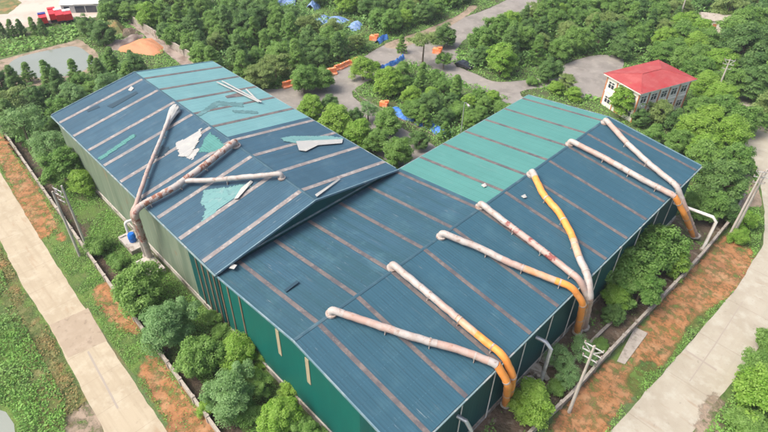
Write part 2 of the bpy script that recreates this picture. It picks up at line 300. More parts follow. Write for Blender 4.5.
def soften(src, name):
    m = M[src].copy(); m.name = name; t = m.node_tree; N = t.nodes; L = t.links; b = N['Principled BSDF']; tc = N.new('ShaderNodeTexCoord')
    nz = N.new('ShaderNodeTexNoise'); nz.inputs['Scale'].default_value = .75; nz.inputs['Detail'].default_value = 7; nz.inputs['Roughness'].default_value = .7; L.new(tc.outputs['Object'], nz.inputs['Vector'])
    at = N.new('ShaderNodeAttribute'); at.attribute_name = 'edge'
    a = N.new('ShaderNodeMath'); a.operation = 'MULTIPLY_ADD'; L.new(at.outputs['Fac'], a.inputs[0]); a.inputs[1].default_value = .3; L.new(nz.outputs[0], a.inputs[2])
    mr = N.new('ShaderNodeMapRange'); mr.inputs[1].default_value = .66; mr.inputs[2].default_value = .86; L.new(a.outputs[0], mr.inputs[0]); L.new(mr.outputs[0], b.inputs['Alpha']); M[name] = m
soften('orange', 'orange_soft'); soften('drygrass', 'dry_soft'); soften('grass', 'grass_soft'); soften('bank', 'bank_soft')
# left road and its verges
patch('grass_verge', [(x, -12.3) for x in (-130, -76, -49, -18, 0, 30, 60)]+[(60, -9.2), (11.3, -9.0), (-18, -8), (-48.8, -6.6), (-76, -5.4), (-130, -2)], .004, 'grass', pix=False)
patch('grass_strip', [(-130, -15), (-76, -15.6), (-39.8, -16.2), (-18, -16.8), (0, -18), (60, -21), (60, -60), (-150, -60)], .004, 'grass', pix=False)
soft('soil_verge', [(-130, -12), (-76, -9.4), (-57, -9.6), (-44, -11.2), (-36, -11.3), (-37, -9), (-33, -9.2), (-45, -7.6), (-60, -6.8), (-76, -6), (-130, -4)], .009, 'orange_soft', pix=False)
soft('soil_verge', [G(*q).to_2d() for q in ((96, 293), (108, 284), (122, 302), (136, 328), (130, 332), (112, 318))], .009, 'orange_soft', pix=False)
soft('soil_verge', [(142, 365), (155, 361), (176, 386), (200, 414), (222, 440), (176, 440), (165, 415), (150, 390)], .009, 'orange_soft')
soft('dry_verge', [(0, 254), (10, 268), (20, 296), (38, 325), (60, 362), (76, 388), (84, 408), (55, 432), (30, 380), (25, 340), (5, 300), (0, 285)], .009, 'dry_soft')
soft('dirt_shoulder', [(80, 408), (92, 405), (110, 420), (112, 440), (70, 440), (66, 420)], .013, 'bank_soft', off=.9)
patch('road', [(-400, 20), (-200, 2), (-130, -6.5), (-95, -9), (-60, -10.2), (-40, -11.3), (-22, -12.1), (-9.5, -12.5), (7.5, -13), (40, -14.2), (90, -17), (90, -23), (40, -20), (10, -18.3), (-2, -17.9), (-17.3, -16.9), (-27, -17), (-39.8, -16.2), (-60, -14.6), (-95, -13.4), (-130, -11), (-200, -3), (-400, 14)], .018, 'conc_road', jit=.18, pix=False)
patch('road_repair', [(50, 325), (88, 308), (107, 341), (68, 358)], .023, 'conc_dark', jit=.1)
patch('road_joint', [(87, 352), (89, 351), (119, 408), (117, 409)], .0275, 'joint', jit=.03)
# right road and verges
patch('grass_verge', [(36, -20), (37.5, 23), (38, 52), (38, 74), (34, 88), (30, 96), (48, 96), (46, 60), (43, 41), (40, 0), (40, -20)], .004, 'grass', pix=False)
patch('grass_strip', [(48, -20), (49, 30), (50, 53), (60, 90), (110, 90), (110, -20)], .004, 'grass', pix=False)
soft('soil_mound', [G(*q).to_2d() for q in ((570, 402), (600, 372), (612, 365), (640, 372), (640, 385), (612, 415), (596, 440), (552, 440))], .009, 'orange_soft', pix=False)
soft('soil_mound', [G(*q).to_2d() for q in ((628, 352), (660, 308), (690, 274), (718, 245), (733, 235), (752, 252), (742, 282), (728, 295), (700, 318), (686, 330), (668, 358), (648, 372), (634, 366))], .009, 'orange_soft', pix=False)
soft('grass_patch', [(628, 384), (636, 368), (652, 362), (662, 372), (688, 330), (700, 316), (730, 300), (726, 306), (690, 342), (650, 388), (640, 398)], .0145, 'grass_soft', off=.9)
soft('grass_patch', [(738, 232), (742, 212), (760, 210), (763, 222), (757, 246), (742, 244)], .0145, 'grass_soft', off=.9)
patch('dirt_patch', [(735, 230), (742, 190), (738, 180), (752, 176), (762, 205), (745, 208)], .0135, 'bank', jit=.3)
RE_L = [(56, -60), (38, -30), (39.5, 0), (42.3, 20), (43.6, 41.2), (44.4, 57.1), (43.9, 70.2), (41.3, 79.2), (36, 92), (27, 106), (16, 124), (5, 148), (-10, 185), (-60, 300)]
RE_R = [(-50, 305), (-2, 188), (12, 151), (24, 126), (36, 108), (46, 95), (52, 80), (52.5, 68), (50.6, 53), (49.2, 32), (46.5, 0), (48, -30), (64, -60)]
patch('road', RE_L+RE_R, .018, 'conc_right', jit=.2, pix=False)
soft('dirt_shoulder', [(694, 440), (708, 400), (722, 402), (714, 440)], .023, 'bank_soft', off=.9)
patch('road_joint', [(685, 351), (685.8, 349.5), (717, 369.5), (716, 371)], .0235, 'joint', jit=.02)
patch('road_joint', [(690, 382), (689, 381), (714, 345), (742, 302), (743, 302), (715, 346)], .028, 'joint', jit=.02)
# strip between right wall and fence
patch('yard_soil', [(31.2, -8), (31.2, 66.5), (34, 78), (38, 76), (37.6, 52), (37, 30), (36, 8), (35, -8)], .004, 'brown', jit=.1, pix=False)
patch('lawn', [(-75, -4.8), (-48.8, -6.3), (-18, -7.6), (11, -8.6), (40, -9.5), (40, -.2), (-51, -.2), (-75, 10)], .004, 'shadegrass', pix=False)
patch('dirt_patch', [(43, 176), (58, 196), (78, 226), (100, 252), (128, 292), (122, 296), (88, 256), (70, 222), (58, 208)], .009, 'brown', jit=.4)
patch('shaded_ditch_soil', [(-70, -5.2), (-48.8, -6.3), (-18, -7.7), (11, -8.7), (20, -9), (20, -7.4), (11, -6.8), (-2, -6.6), (-18, -6.2), (-34, -5.4), (-48.8, -4.2), (-70, -3.2)], .014, 'ditch', jit=.5, pix=False)  # strip of dark soil along the wall, its shade painted into the colour
# roads at the back
AS = .009
patch('road', [(240, 100), (262, 90), (285, 88), (325, 76), (355, 62), (380, 47), (395, 42), (420, 36), (440, 40), (452, 62), (476, 74), (500, 82), (548, 76), (566, 64), (598, 55), (624, 60), (612, 84), (600, 98), (575, 96), (556, 88), (520, 92), (535, 110), (500, 110), (468, 86), (440, 76), (410, 64), (384, 74), (352, 92), (372, 110), (402, 128), (440, 150), (440, 170), (395, 165), (340, 130), (300, 115), (255, 118)], AS, 'asphalt', jit=.3)
patch('road', [(436, 60), (428, 40), (452, 22), (490, 8), (520, -8), (550, -30), (585, -34), (540, 2), (500, 20), (462, 42), (456, 62)], AS+.004, 'asphalt', jit=.3)
patch('path', [(385, 44), (425, 30), (460, 14), (470, 6), (476, 9), (440, 32), (400, 48)], AS+.008, 'bank', jit=.3)
# pond and yard on the far left
patch('bank', [(0, 60), (30, 52), (70, 42), (80, 40), (96, 52), (98, 62), (88, 74), (50, 84), (-20, 96), (-40, 70)], .008, 'bank', jit=.6)
patch('pond', [(8, 66), (20, 57), (55, 49), (76, 46.5), (90, 55), (92, 64), (76, 74), (44, 78), (12, 74)], .013, 'water', jit=.4)
patch('crop_field', [(-20, 58), (0, 42), (40, 33), (70, 27), (82, 34), (70, 41), (30, 51), (0, 58)], .012, 'grass', jit=.3)
patch('yard', [(-60, 10), (0, 28), (48, 24), (90, 18), (118, 12), (128, -6), (100, -40), (-160, -40)], .008, 'yard', jit=.5)
patch('dirt_patch', [(-40, 16), (8, 14), (22, 3), (10, -8), (-40, -6)], .012, 'drygrass', jit=.6)
patch('lane', [(205, 66), (150, 28), (128, 16), (122, 18), (140, 32), (192, 72)], .012, 'greysand', jit=.3)
patch('yard', [(160, -2), (172, 4), (210, 2), (216, -8), (160, -14)], .012, 'yard', jit=.5)
patch('pond', [(-6, 408), (6, 412), (14, 424), (16, 440), (-20, 450)], .013, 'water', jit=.3)

# ------------------------------------------------------------------ warehouses
ZA, RA_, ZB, RB_ = 11.5, 14.3, 11.0, 12.9
YR = 15.15; XR = 16.0
AX0, AX1, AY0, AY1 = -51.2, .95, -.45, 31.0
BX0, BX1, BY0, BY1 = .3, 31.95, -.3, 66.2
def zA(x, y): return ZA+(RA_-ZA)*(1-abs(y-YR)/((YR-AY0) if y < YR else (AY1-YR)))
def zB(x, y): return ZB+(RB_-ZB)*(1-abs(x-XR)/((XR-BX0) if x < XR else (BX1-XR)))
def onroof(u, v, fz, off):
    z = 12
    for _ in range(12): q = G(u, v, z+off); z = fz(q.x, q.y)
    return G(u, v, z+off)
def roofslab(poly2, fz, up=0., th=.12): return MB().slab([(x, y, fz(x, y)+up) for x, y in poly2], th)
# ---- A
A = Thing('warehouse', (-25, 15, 0), 'left warehouse with a blue gabled roof and pale green long wall', 'warehouse')
A.part('wall', MB().hexa((-50.8, 0, 1.0), (43.6, 0, 0), (0, .25, 0), (0, 0, ZA-.95)), 'wall_pale', label='pale weathered green metal side wall')
A.part('wall', MB().hexa((-7.2, 0, 1.0), (7.0, 0, 0), (0, .25, 0), (0, 0, ZA-.95)), 'wall_dteal', label='dark teal end stretch of the side wall')
pl = A.part('plinth', MB().hexa((-50.8, -.12, 0), (50.7, 0, 0), (0, .37, 0), (0, 0, 1.0)), 'plinth')
for x in (-5.4, -3.9, -2.4, -1.1):
    A.part('wall_rib', MB().hexa((x, -.1, 1.0), (.28, 0, 0), (0, .1, 0), (0, 0, ZA-1.0)), 'rib')
A.part('wall', MB().hexa((-50.8, 30.4, 0), (50.8, 0, 0), (0, .25, 0), (0, 0, ZA-.1)), 'wall_dteal', label='rear side wall')
def gable(x, y0, y1, t, m, f, lo=0):
    mb = MB(); P_ = [(y0, lo), (y1, lo), (y1, f(x, y1)-.14), (YR, f(x, YR)-.14), (y0, f(x, y0)-.14)]
    vs = [(x, y, z) for y, z in P_]+[(x+t, y, z) for y, z in P_]
    mb.add(vs, [(4, 3, 2, 1, 0), (5, 6, 7, 8, 9)]+[(i, (i+1) % 5, (i+1) % 5+5, i+5) for i in range(5)]); return mb
A.part('gable_wall', gable(-50.8, .25, 30.4, .25, 'wall', zA), 'wall_dteal')
A.part('gable_wall', gable(-.15, .25, 30.4, .25, 'wall', zA), 'wall_dteal')
def xsplit(fz, y0, y1, x0, x1, strips, sw, t, mname, sheet, ax):
    pass
SA = [-47.7, -41.9, -36.1, -30.4, -24.8, -19.2, -13.6, -7.8, -2.1]
xT = -20.6      # the teal sheets of the far slope end here
A.part('roof_sheets', roofslab([(AX0, AY0), (AX1, AY0), (AX1, YR), (AX0, YR)], zA), 'roof_blue_a', label='weathered blue roof slope facing the concrete road')
A.part('roof_sheets', roofslab([(AX0, YR), (xT, YR), (xT, AY1), (AX0, AY1)], zA), 'roof_teal_a', label='newer pale teal roof sheets on the far slope')
A.part('roof_sheets', roofslab([(xT, YR), (AX1, YR), (AX1, AY1), (xT, AY1)], zA), 'roof_blue_a', label='blue roof sheets on the far slope')
for x in SA:
    A.part('roof_strip', roofslab([(x-.35, AY0+.05), (x+.35, AY0+.05), (x+.35, YR-.2), (x-.35, YR-.2)], zA, .03, .028), 'strip_a')
    A.part('roof_strip', roofslab([(x-.35, YR+.2), (x+.35, YR+.2), (x+.35, AY1-.05), (x-.35, AY1-.05)], zA, .03, .028), 'strip_a' if x > xT else 'strip_b')
rc = MB()
rc.slab([(AX0-.05, YR-.2, zA(0, YR-.2)+.05), (AX1+.05, YR-.2, zA(0, YR-.2)+.05), (AX1+.05, YR, RA_+.07), (AX0-.05, YR, RA_+.07)], .04)
rc.slab([(AX0-.05, YR, RA_+.07), (AX1+.05, YR, RA_+.07), (AX1+.05, YR+.2, zA(0, YR+.2)+.05), (AX0-.05, YR+.2, zA(0, YR+.2)+.05)], .04)
A.part('ridge_cap', rc, 'ridgecap')
for x in (AX0-.06, AX1-.04):
    vb = MB(); vb.bar((x, AY0, ZA-.05), (x, YR, RA_-.03), .14, .3); vb.bar((x, YR, RA_-.03), (x, AY1, ZA-.05), .14, .3); A.part('verge_trim', vb, 'trim')
A.part('gutter', MB().hexa((AX0, AY0-.2, ZA-.28), (AX1-AX0, 0, 0), (0, .18, 0), (0, 0, .2)), 'gutter')
A.part('gutter', MB().hexa((AX0, AY1+.02, ZA-.28), (AX1-AX0-.8, 0, 0), (0, .18, 0), (0, 0, .2)), 'gutter')
# ---- B
B = Thing('warehouse', (16, 33, 0), 'right warehouse with long blue and teal roof and row of ducts', 'warehouse')
def bgable(y, t, m, x0, x1, lo, f=zB):
    P_ = [(x0, lo), (x1, lo), (x1, f(x1, y)-.14)]+([(XR, f(XR, y)-.14)] if x0 < XR < x1 else [])+[(x0, f(x0, y)-.14)]
    n = len(P_); vs = [(x, y, z) for x, z in P_]+[(x, y+t, z) for x, z in P_]
    return MB().add(vs, [tuple(range(n)), tuple(reversed(range(n, 2*n)))]+[(i, i+n, (i+1) % n+n, (i+1) % n) for i in range(n)])
B.part('gable_wall', bgable(.1, .25, '', -.1+.02, 25.6, 1.0), 'wall_teal', label='bright teal gable wall above the lawn')
B.part('gable_wall', bgable(.1, .25, '', 25.6, 31.2, 1.0), 'wall_dteal', label='darker teal end of the gable wall')
B.part('gable_wall', bgable(65.6, .25, '', .5, 31.2, 0), 'wall_dteal')
B.part('plinth', MB().hexa((-.08, -.08, 0), (31.4, 0, 0), (0, .43, 0), (0, 0, 1.0)), 'plinth')
B.part('wall', MB().hexa((31.2, .35, .9), (.22, 0, 0), (0, 65.5, 0), (0, 0, ZB-1.0)), 'wall_side', label='dark teal long wall under the right eave')
B.part('plinth', MB().hexa((31.15, .35, 0), (.4, 0, 0), (0, 65.5, 0), (0, 0, .9)), 'plinth')
B.part('wall', MB().hexa((.5, 31.4, 0), (.22, 0, 0), (0, 34.2, 0), (0, 0, ZB-.1)), 'wall_dteal')
for u, v in ((221, 290), (230, 302), (252, 318)):
    x = G(u, v, 8).x
for x in (.1, 2.0, 4.6):
    B.part('wall_rib', MB().hexa((x, 0, 1.0), (.26, 0, 0), (0, .1, 0), (0, 0, 9.9)), 'rib')
for x in (12.0, 17.2):
    B.part('clear_panel', MB().hexa((x, .03, 6.6), (.6, 0, 0), (0, .07, 0), (0, 0, 4.4)), 'clear_panel')
vx = MB()
for x in (-44, -38, -26, -12): pass
for i, x in enumerate((2.6, 7.9, 13.8, 19.4, 25.2)):
    B.part('vent_opening', MB().hexa((x, -.12, .3), (1.3, 0, 0), (0, .04, 0), (0, 0, .5)), 'kerb')
for i, x in enumerate((-46, -40.2, -34.5, -28.8, -23, -12, -6)):
    A.part('vent_opening', MB().hexa((x, -.16, .3), (1.2, 0, 0), (0, .04, 0), (0, 0, .45)), 'kerb')
yT = 31.9
B.part('roof_sheets', roofslab([(BX0, BY0), (XR, BY0), (XR, yT), (BX0, yT)], zB), 'roof_dark_b', label='dull blue near half of the left roof slope')
B.part('roof_sheets', roofslab([(BX0, yT), (XR, yT), (XR, BY1), (BX0, BY1)], zB), 'roof_teal_b', label='bright teal far half of the left roof slope')
B.part('roof_sheets', roofslab([(XR, BY0), (BX1, BY0), (BX1, BY1), (XR, BY1)], zB), 'roof_blue_b', label='blue right roof slope under the ducts')
SB = [3.0+5.58*i for i in range(12)]
for y in SB:
    for (x0, x1) in ((BX0+.05, XR-.2), (XR+.2, BX1-.05)):
        if y > 65: continue
        B.part('roof_strip', roofslab([(x0, y-.27), (x1, y-.27), (x1, y+.27), (x0, y+.27)], zB, .03, .028), 'strip_b')
rc = MB()
rc.slab([(XR-.2, BY0-.05, zB(XR-.2, 0)+.05), (XR, BY0-.05, RB_+.07), (XR, BY1+.05, RB_+.07), (XR-.2, BY1+.05, zB(XR-.2, 0)+.05)], .04)
rc.slab([(XR, BY0-.05, RB_+.07), (XR+.2, BY0-.05, zB(XR+.2, 0)+.05), (XR+.2, BY1+.05, zB(XR+.2, 0)+.05), (XR, BY1+.05, RB_+.07)], .04)
B.part('ridge_cap', rc, 'ridgecap')
for y in (BY0-.04, BY1+.04):
    vb = MB(); vb.bar((BX0, y, ZB-.05), (XR, y, RB_-.03), .14, .3); vb.bar((XR, y, RB_-.03), (BX1, y, ZB-.05), .14, .3); B.part('verge_trim', vb, 'trim')
B.part('gutter', MB().hexa((BX1+.01, BY0, ZB-.3), (.18, 0, 0), (0, BY1-BY0, 0), (0, 0, .2)), 'gutter')
B.part('gutter', MB().hexa((BX0-.2, 31.4, ZB-.3), (.18, 0, 0), (0, BY1-31.4, 0), (0, 0, .2)), 'gutter')
fl = MB(); fl.hexa((.12, AY0+1, ZA-.2), (.1, 0, 0), (0, AY1-AY0-2, 0), (0, 0, .25))
A.part('flashing', fl, 'gutter')
for y in (3.2, 8.6, 14.2, 19.8, 25.4, 31, 36.6, 42.2, 47.8, 53.4, 59):
    B.part('wall_pipe', MB().tube([(31.62, y, ZB-.35), (31.62, y, .4)], .07, 6), 'paint_white')
for x in (1.2,):
    pass
# small elbow pipes that leave the right wall
for i, (pts, lab) in enumerate((([(672, 202, 6.5), (713, 217, 6.5), (716, 222, 5.8), (712, 246, 1)], 'long white elbow pipe beside the farthest ducts at the wall'),
                 ([(536, 337, 7.5), (546, 342, 7.5), (551, 349, 7), (547, 363, 3)], 'short grey elbow pipe on the dark wall between the two lower duct groups'),
                 ([(454, 413, 7.5), (466, 421, 7.5), (471, 430, 6.6), (468, 444, 3)], 'short grey elbow pipe at the bottom edge below the dark wall'))):
    q = [G(*a) for a in pts]; base = q[-1].copy(); base.z = 0
    t = Thing('vent_pipe', base, lab, 'pipe', 'elbow pipes of the right wall')
    s0 = q[0].copy(); s0.x = 31.45
    pt = [s0]+q[1:]; pt[-1] = Vector((q[-2].x, q[-2].y, .05))
    t.part('pipe', MB().tube(pt, .24, 10), 'paint_white' if i == 0 else 'steel', smooth=True)
    t.part('flange', MB().tube([pt[-1], pt[-1]+Vector((0, 0, .3))], .4, 12), 'rock')

# ------------------------------------------------------------------ exhaust ducts
def smooth_path(pts, r=1.0, n=4):
    out = [pts[0]]
    for i in range(1, len(pts)-1):
        a, b, c = pts[i-1], pts[i], pts[i+1]; d1 = min(r, (a-b).length*.45); d2 = min(r, (c-b).length*.45)
        p0 = b+(a-b).normalized()*d1; p1 = b+(c-b).normalized()*d2
        for j in range(n+1):
            t = j/n; out.append(p0*(1-t)**2+b*2*t*(1-t)+p1*t*t)
    return out+[pts[-1]]
def duct(label, fz, head, roofpts, downpts, r, mats, group, off=.75, endz=None, basepx=None, hood=False):
    """head/roofpts: (u,v) on the roof. downpts: world points. mats: colour per section"""
    h = onroof(*head, fz, off)
    pts = [h]+[onroof(*q, fz, off) for q in roofpts]
    base = (downpts[-1] if downpts else pts[-1]).copy(); base.z = 0 if downpts else base.z
    t = Thing('exhaust_duct', base, label, 'duct', group)
    # head: an elbow rising out of the ridge
    d = (pts[1]-pts[0]).normalized(); zf = fz(h.x, h.y)
    e0 = Vector((h.x, h.y, zf+.02))-d*.45; e1 = Vector((h.x, h.y, h.z))-d*.45
    el = smooth_path([e0, e1+Vector((0, 0, .05)), h+d*1.0], .75, 6)
    t.part('vent_head', MB().tube(el, r*1.02, 14, wob=.05), mats[0], smooth=True)
    t.part('collar', MB().tube([e0, e0+Vector((0, 0, .22))], r*1.55, 16), 'collar')
    pts[0] = h+d*.95
    allp = pts+list(downpts)
    path = smooth_path(allp, .6, 4); Le = sum((b_-a_).length for a_, b_ in zip(pts, pts[1:]))
    # cut into sections, one per colour
    Ls = [0]
    for a, b in zip(path, path[1:]): Ls.append(Ls[-1]+(b-a).length)
    tot = Ls[-1]; cuts = None
    def at(s):
        for i in range(len(path)-1):
            if Ls[i+1] >= s-1e-6: k = (s-Ls[i])/max(1e-6, Ls[i+1]-Ls[i]); return path[i].lerp(path[i+1], min(1, max(0, k)))
        return path[-1]
    s0 = 0
    for (mm, c) in mats[1]:
        s1 = tot*(1 if c == 'e' else c); s1 = min(tot, Le) if c == 'e' else s1; n = max(2, int((s1-s0)/.5)); seg = [at(s0+(s1-s0)*i/n)+Vector((random.uniform(-.03, .03), random.uniform(-.03, .03), random.uniform(-.03, .03)))*(1 if 0 < i < n else 0) for i in range(n+1)]
        t.part('duct_section', MB().tube(seg, [r*(1+random.uniform(-.035, .035)) for _ in seg], 14), mm, smooth=True)
        s0 = s1
    # joint bands and roof supports
    nb = max(2, int(tot/4.2)); 
    for i in range(1, nb):
        s = tot*i/nb; a, b = at(s-.09), at(s+.09)
        t.part('joint_band', MB().tube([a, b], r*1.07, 14), 'collar')
        q = at(s)
        zr = fz(q.x, q.y)
        if s < sum((b_-a_).length for a_, b_ in zip(pts, pts[1:]))-1 and q.z-r > zr+.05:
            sb = MB(); dd = (at(s+.2)-at(s-.2)).normalized(); n_ = Vector((-dd.y, dd.x, 0)).normalized()*r*1.0
            for k_ in (-1, 1): sb.bar(q+n_*k_*.75-Vector((0, 0, r*.7)), Vector((q.x, q.y, zr))+n_*k_*.8, .07)
            sb.bar(Vector((q.x, q.y, zr+.06))-n_*.95, Vector((q.x, q.y, zr+.06))+n_*.95, .09)
            t.part('support', sb, 'collar')
    if downpts:
        q = downpts[-1]; t.part('base_flange', MB().tube([q-Vector((0, 0, .1)), q+Vector((0, 0, .25))], r*1.5, 16), 'rock')
    return t
gq = 'ducts over the right roof edge'
W = Vector
def gb(u, v, z): return G(u, v, z)
dz = lambda u, v, z: G(u, v, z)
# lower group
b1 = W((32.9, 16.3, .5)); b2 = W((33.9, 17.3, .5))
duct('pinkish white duct nearest the bottom, its end bending down in orange', zB, (335, 311), [(365, 321), (413, 337), (460, 350), (497, 364)], [G(508, 384, 9.2), G(505.5, 404, .6)], .42,
     ('duct_white', [('duct_pink', .2), ('duct_white', .36), ('duct_pink', .55), ('duct_white', 'e'), ('duct_orange', 1)]), gq)
duct('duct with white top half and long orange lower half, second from the bottom', zB, (395, 266), [(423, 289), (447, 309), (480, 337), (504, 356)], [G(513, 376, 9.2), G(509, 399, .6)], .42,
     ('duct_white', [('duct_white', .22), ('duct_pink', .32), ('duct_salmon', .42), ('duct_orange', 1)]), gq)
# middle group
duct('straight duct, white then orange, third from the bottom ending in an orange downpipe', zB, (445, 234), [(480, 248), (508, 262), (572, 287)], [G(583, 303, 9.5), G(577, 332, .6)], .42,
     ('duct_white', [('duct_white', .24), ('duct_pink', .34), ('duct_salmon', .48), ('duct_orange', 1)]), gq)
duct('pink duct with dark red stains near the middle of the roof', zB, (483, 205), [(505, 222), (533, 243), (580, 280)], [G(588, 298, 9.5), G(580, 328, .6)], .42,
     ('duct_white', [('duct_white', .12), ('duct_red', .42), ('duct_pink', .6), ('duct_white', .68), ('duct_salmon', 1)]), gq)
duct('curving duct, orange above and pinkish white near the eave', zB, (533, 173), [(543, 194), (559, 212), (572, 235), (579, 257), (588, 276)], [G(590, 296, 10), G(584, 327, .6)], .46,
     ('duct_white', [('duct_orange', .4), ('duct_salmon', .5), ('duct_white', .68), ('duct_pink', 1)]), gq)
# far group
duct('long cream duct to the far eave with an orange downpipe', zB, (573, 142), [(603, 157), (640, 178), (675, 196)], [G(684, 214, 8.5), G(693.5, 236, .8)], .42,
     ('duct_white', [('duct_pink', .2), ('duct_white', .45), ('duct_pink', 'e'), ('duct_orange', 1)]), gq)
duct('farthest duct, cream all the way with a pinkish downpipe', zB, (607, 121), [(628, 144), (652, 166), (677, 186)], [G(686, 210, 8.5), G(696, 236, .8)], .42,
     ('duct_white', [('duct_pink', .16), ('duct_white', .6), ('duct_pink', 1)]), gq)
# ducts of the left roof
ga = 'ducts meeting at the left roof edge'
tA = G(134.5, 211, 12.4)
duct('thick rust spotted duct crossing the left roof down to the wall foot', zA, (233, 143), [(205, 165), (175, 187), (140, 206)], [G(134.5, 212, 11.9), G(136.5, 219, 10.4), G(149.5, 257, .9)], .47,
     ('duct_rust', [('duct_rust', .3), ('duct_white', .38), ('duct_rust', 'e'), ('duct_red', .84), ('duct_white', 1)]), ga, off=.9)
duct('slim pinkish duct with a white hood running down the left roof', zA, (172, 112), [(160, 141), (147, 172), (136, 205)], [G(131.5, 213, 11.5), G(134.5, 222, 9.6), G(145.8, 256, .9)], .3,
     ('duct_white', [('duct_white', .3), ('duct_pink', .72), ('duct_rust', .84), ('duct_white', 1)]), ga, off=.8)
duct('short white branch duct joining the rust spotted duct', zA, (278, 174), [(245, 177), (215, 180), (184, 181)], [], .35,
     ('duct_white', [('duct_white', 1)]), ga, off=.85)
# collapsed hood at the top of the slim duct
q = onroof(173, 112, zA, .9); hb = MB()
h0_, h1_ = onroof(165, 127, zA, .8), onroof(176, 106, zA, .75); hd = (h1_-h0_)
hb.tube([h0_+hd*k for k in (0, .25, .5, .7, .85, 1.0)], [.4, .46, .62, .8, .92, .7], 11, wob=.16)
zm = (h0_+h1_)/2
hb.v = [W((v_.x, v_.y, zA(v_.x, v_.y)+.08+max(0, (v_.z-zA(v_.x, v_.y)-.08)*.75))) for v_ in hb.v]
single('roof_hood', hb, 'sheet_white', tuple(q), 'crumpled whitish sheet hood at the ridge above the slim duct', 'hood')
# plinths for the left ducts
cb = G(158, 266, .5)
single('duct_plinth', MB().box((-17.6, -2.1, .5), (4.2, 2.6, 1.0)).box((-17.6, -2.1, 1.06), (3.6, 2.0, .12)), 'plinth', (-17.6, -2.1, 0), 'weathered concrete block at the foot of the rust spotted duct', 'concrete block')
q = G(137, 243, 0)
single('concrete_platform', MB().box((q.x, -1.6, .45), (4.6, 2.4, .9)).box((q.x-1.9, -1.6, .98), (.4, 2.2, .16)), 'plinth', (q.x, -1.6, 0), 'low concrete platform under the blue barrel by the pale wall', 'platform')
bq = W((q.x+.2, -1.5, .9))
t = Thing('barrel', bq, 'blue plastic barrel on the concrete platform beside the pale green wall', 'barrel')
t.part('drum', MB().tube([bq+W((0, 0, z)) for z in (0, .1, .5, .55, .9, .95, 1.35, 1.45)], [.5, .55, .55, .58, .58, .55, .55, .47], 16), 'bluebarrel', smooth=True)
t.part('lid', MB().tube([bq+W((0, 0, 1.45)), bq+W((0, 0, 1.53))], .42, 16), 'bluebarrel')
q0 = W((q.x-1.4, -.1, 3.3))
t = Thing('vent_pipe', (q0.x, -1.3, 0), 'white bent pipe leaving the pale wall above the concrete platform', 'pipe')
t.part('pipe', MB().tube(smooth_path([q0+W((0, .3, 0)), q0+W((-.3, -1.2, .1)), W((q0.x-.2, -1.35, .95))], .5), .22, 10), 'paint_white', smooth=True)
t.part('flange', MB().tube([W((q0.x-.2, -1.35, .9)), W((q0.x-.2, -1.35, 1.05))], .36, 12), 'rock')

# ------------------------------------------------------------------ loose sheets on the roofs
def ragged(name, pxs, fz, m, label, cat='roof sheet', up=.05, th=.03, wid=.2, jit=.16, axis=0):
    wp = [onroof(u, v, fz, up) for u, v in pxs]; c = sum(wp, W())/len(wp); mb = MB()
    x = min(p_[axis] for p_ in wp)+.05; x1 = max(p_[axis] for p_ in wp); b_ = 1-axis
    while x < x1-.05:
        w_ = wid*random.uniform(.6, 1.3); xm = min(x+w_/2, x1-.02); ys = []
        for i in range(len(wp)):
            a, d = wp[i], wp[(i+1) % len(wp)]
            if (a[axis] > xm) != (d[axis] > xm): ys.append(a[b_]+(d[b_]-a[b_])*(xm-a[axis])/(d[axis]-a[axis]))
        ys.sort()
        for lo, hi in zip(ys[::2], ys[1::2]):
            lo += random.uniform(-jit, jit); hi += random.uniform(-jit, jit)+(.5 if random.random() < .12 else 0)*jit*3
            if hi-lo < .15: continue
            u_ = up+random.uniform(0, .012); xa, xb = x, x+w_*random.uniform(.9, 1)
            q = [(xa, lo+random.uniform(-.1, .1)), (xb, lo+random.uniform(-.1, .1)), (xb, hi+random.uniform(-.15, .15)), (xa, hi+random.uniform(-.15, .15))]
            if axis: q = [(b, a) for a, b in q][::-1]
            q3 = [(a, b, fz(a, b)+u_) for a, b in q]
            mb.slab(q3, th)
        x += w_
    return single(name, mb, m, tuple(c), label, cat)
def loose(name, pxs, fz, m, label, cat='roof sheet', up=.08, th=.05, curl=.25):
    pts = [onroof(u, v, fz, up+random.uniform(0, curl)) for u, v in pxs]; c = sum(pts, W())/len(pts)
    return single(name, MB().slab(pts, th), m, tuple(c), label, cat)
ragged('roof_sheet', [(175, 143), (184, 139), (194, 134), (201, 128), (202, 132), (198, 142), (194, 147), (192, 153), (188, 156), (180, 157)], zA, 'sheet_white', 'torn white sheet with ragged edge lying below the ridge of the left roof', up=.1)
ragged('roof_sheet', [(186, 157), (193, 150), (200, 148), (196, 155), (192, 159)], zA, 'sheet_white', 'small white sheet scrap just below the torn white sheet')
ragged('roof_sheet', [(281, 138), (292, 136), (330, 136), (344, 138), (342, 142), (300, 144), (284, 141)], zA, 'sheet_teal', 'long teal sheet lying across the far slope of the left roof', up=.12, jit=.08)
loose('roof_sheet', [(296, 141), (343, 139), (342, 143), (318, 145), (306, 151), (299, 150)], zA, 'sheet_white', 'bent white sheet on top of the long teal sheet', up=.2, curl=.12)
loose('roof_sheet', [(315, 194.5), (317, 196.5), (340.5, 179), (339, 178)], zA, 'sheet_white', 'narrow white strip lying near the gable end of the left roof', up=.1)
loose('roof_sheet', [(234, 199), (238, 198), (247, 188), (253, 182), (251, 180), (241, 188)], zA, 'sheet_white', 'slim curled white strip on the patch of pale teal', up=.14)
ragged('roof_patch', [(204, 190), (212, 189), (222, 188), (234, 186), (246, 184), (252, 186), (244, 192), (232, 199), (222, 207), (208, 217), (202, 222), (206, 208), (201, 203)], zA, 'sheet_teal', 'ragged patch of pale teal sheets low on the left roof', up=.045)
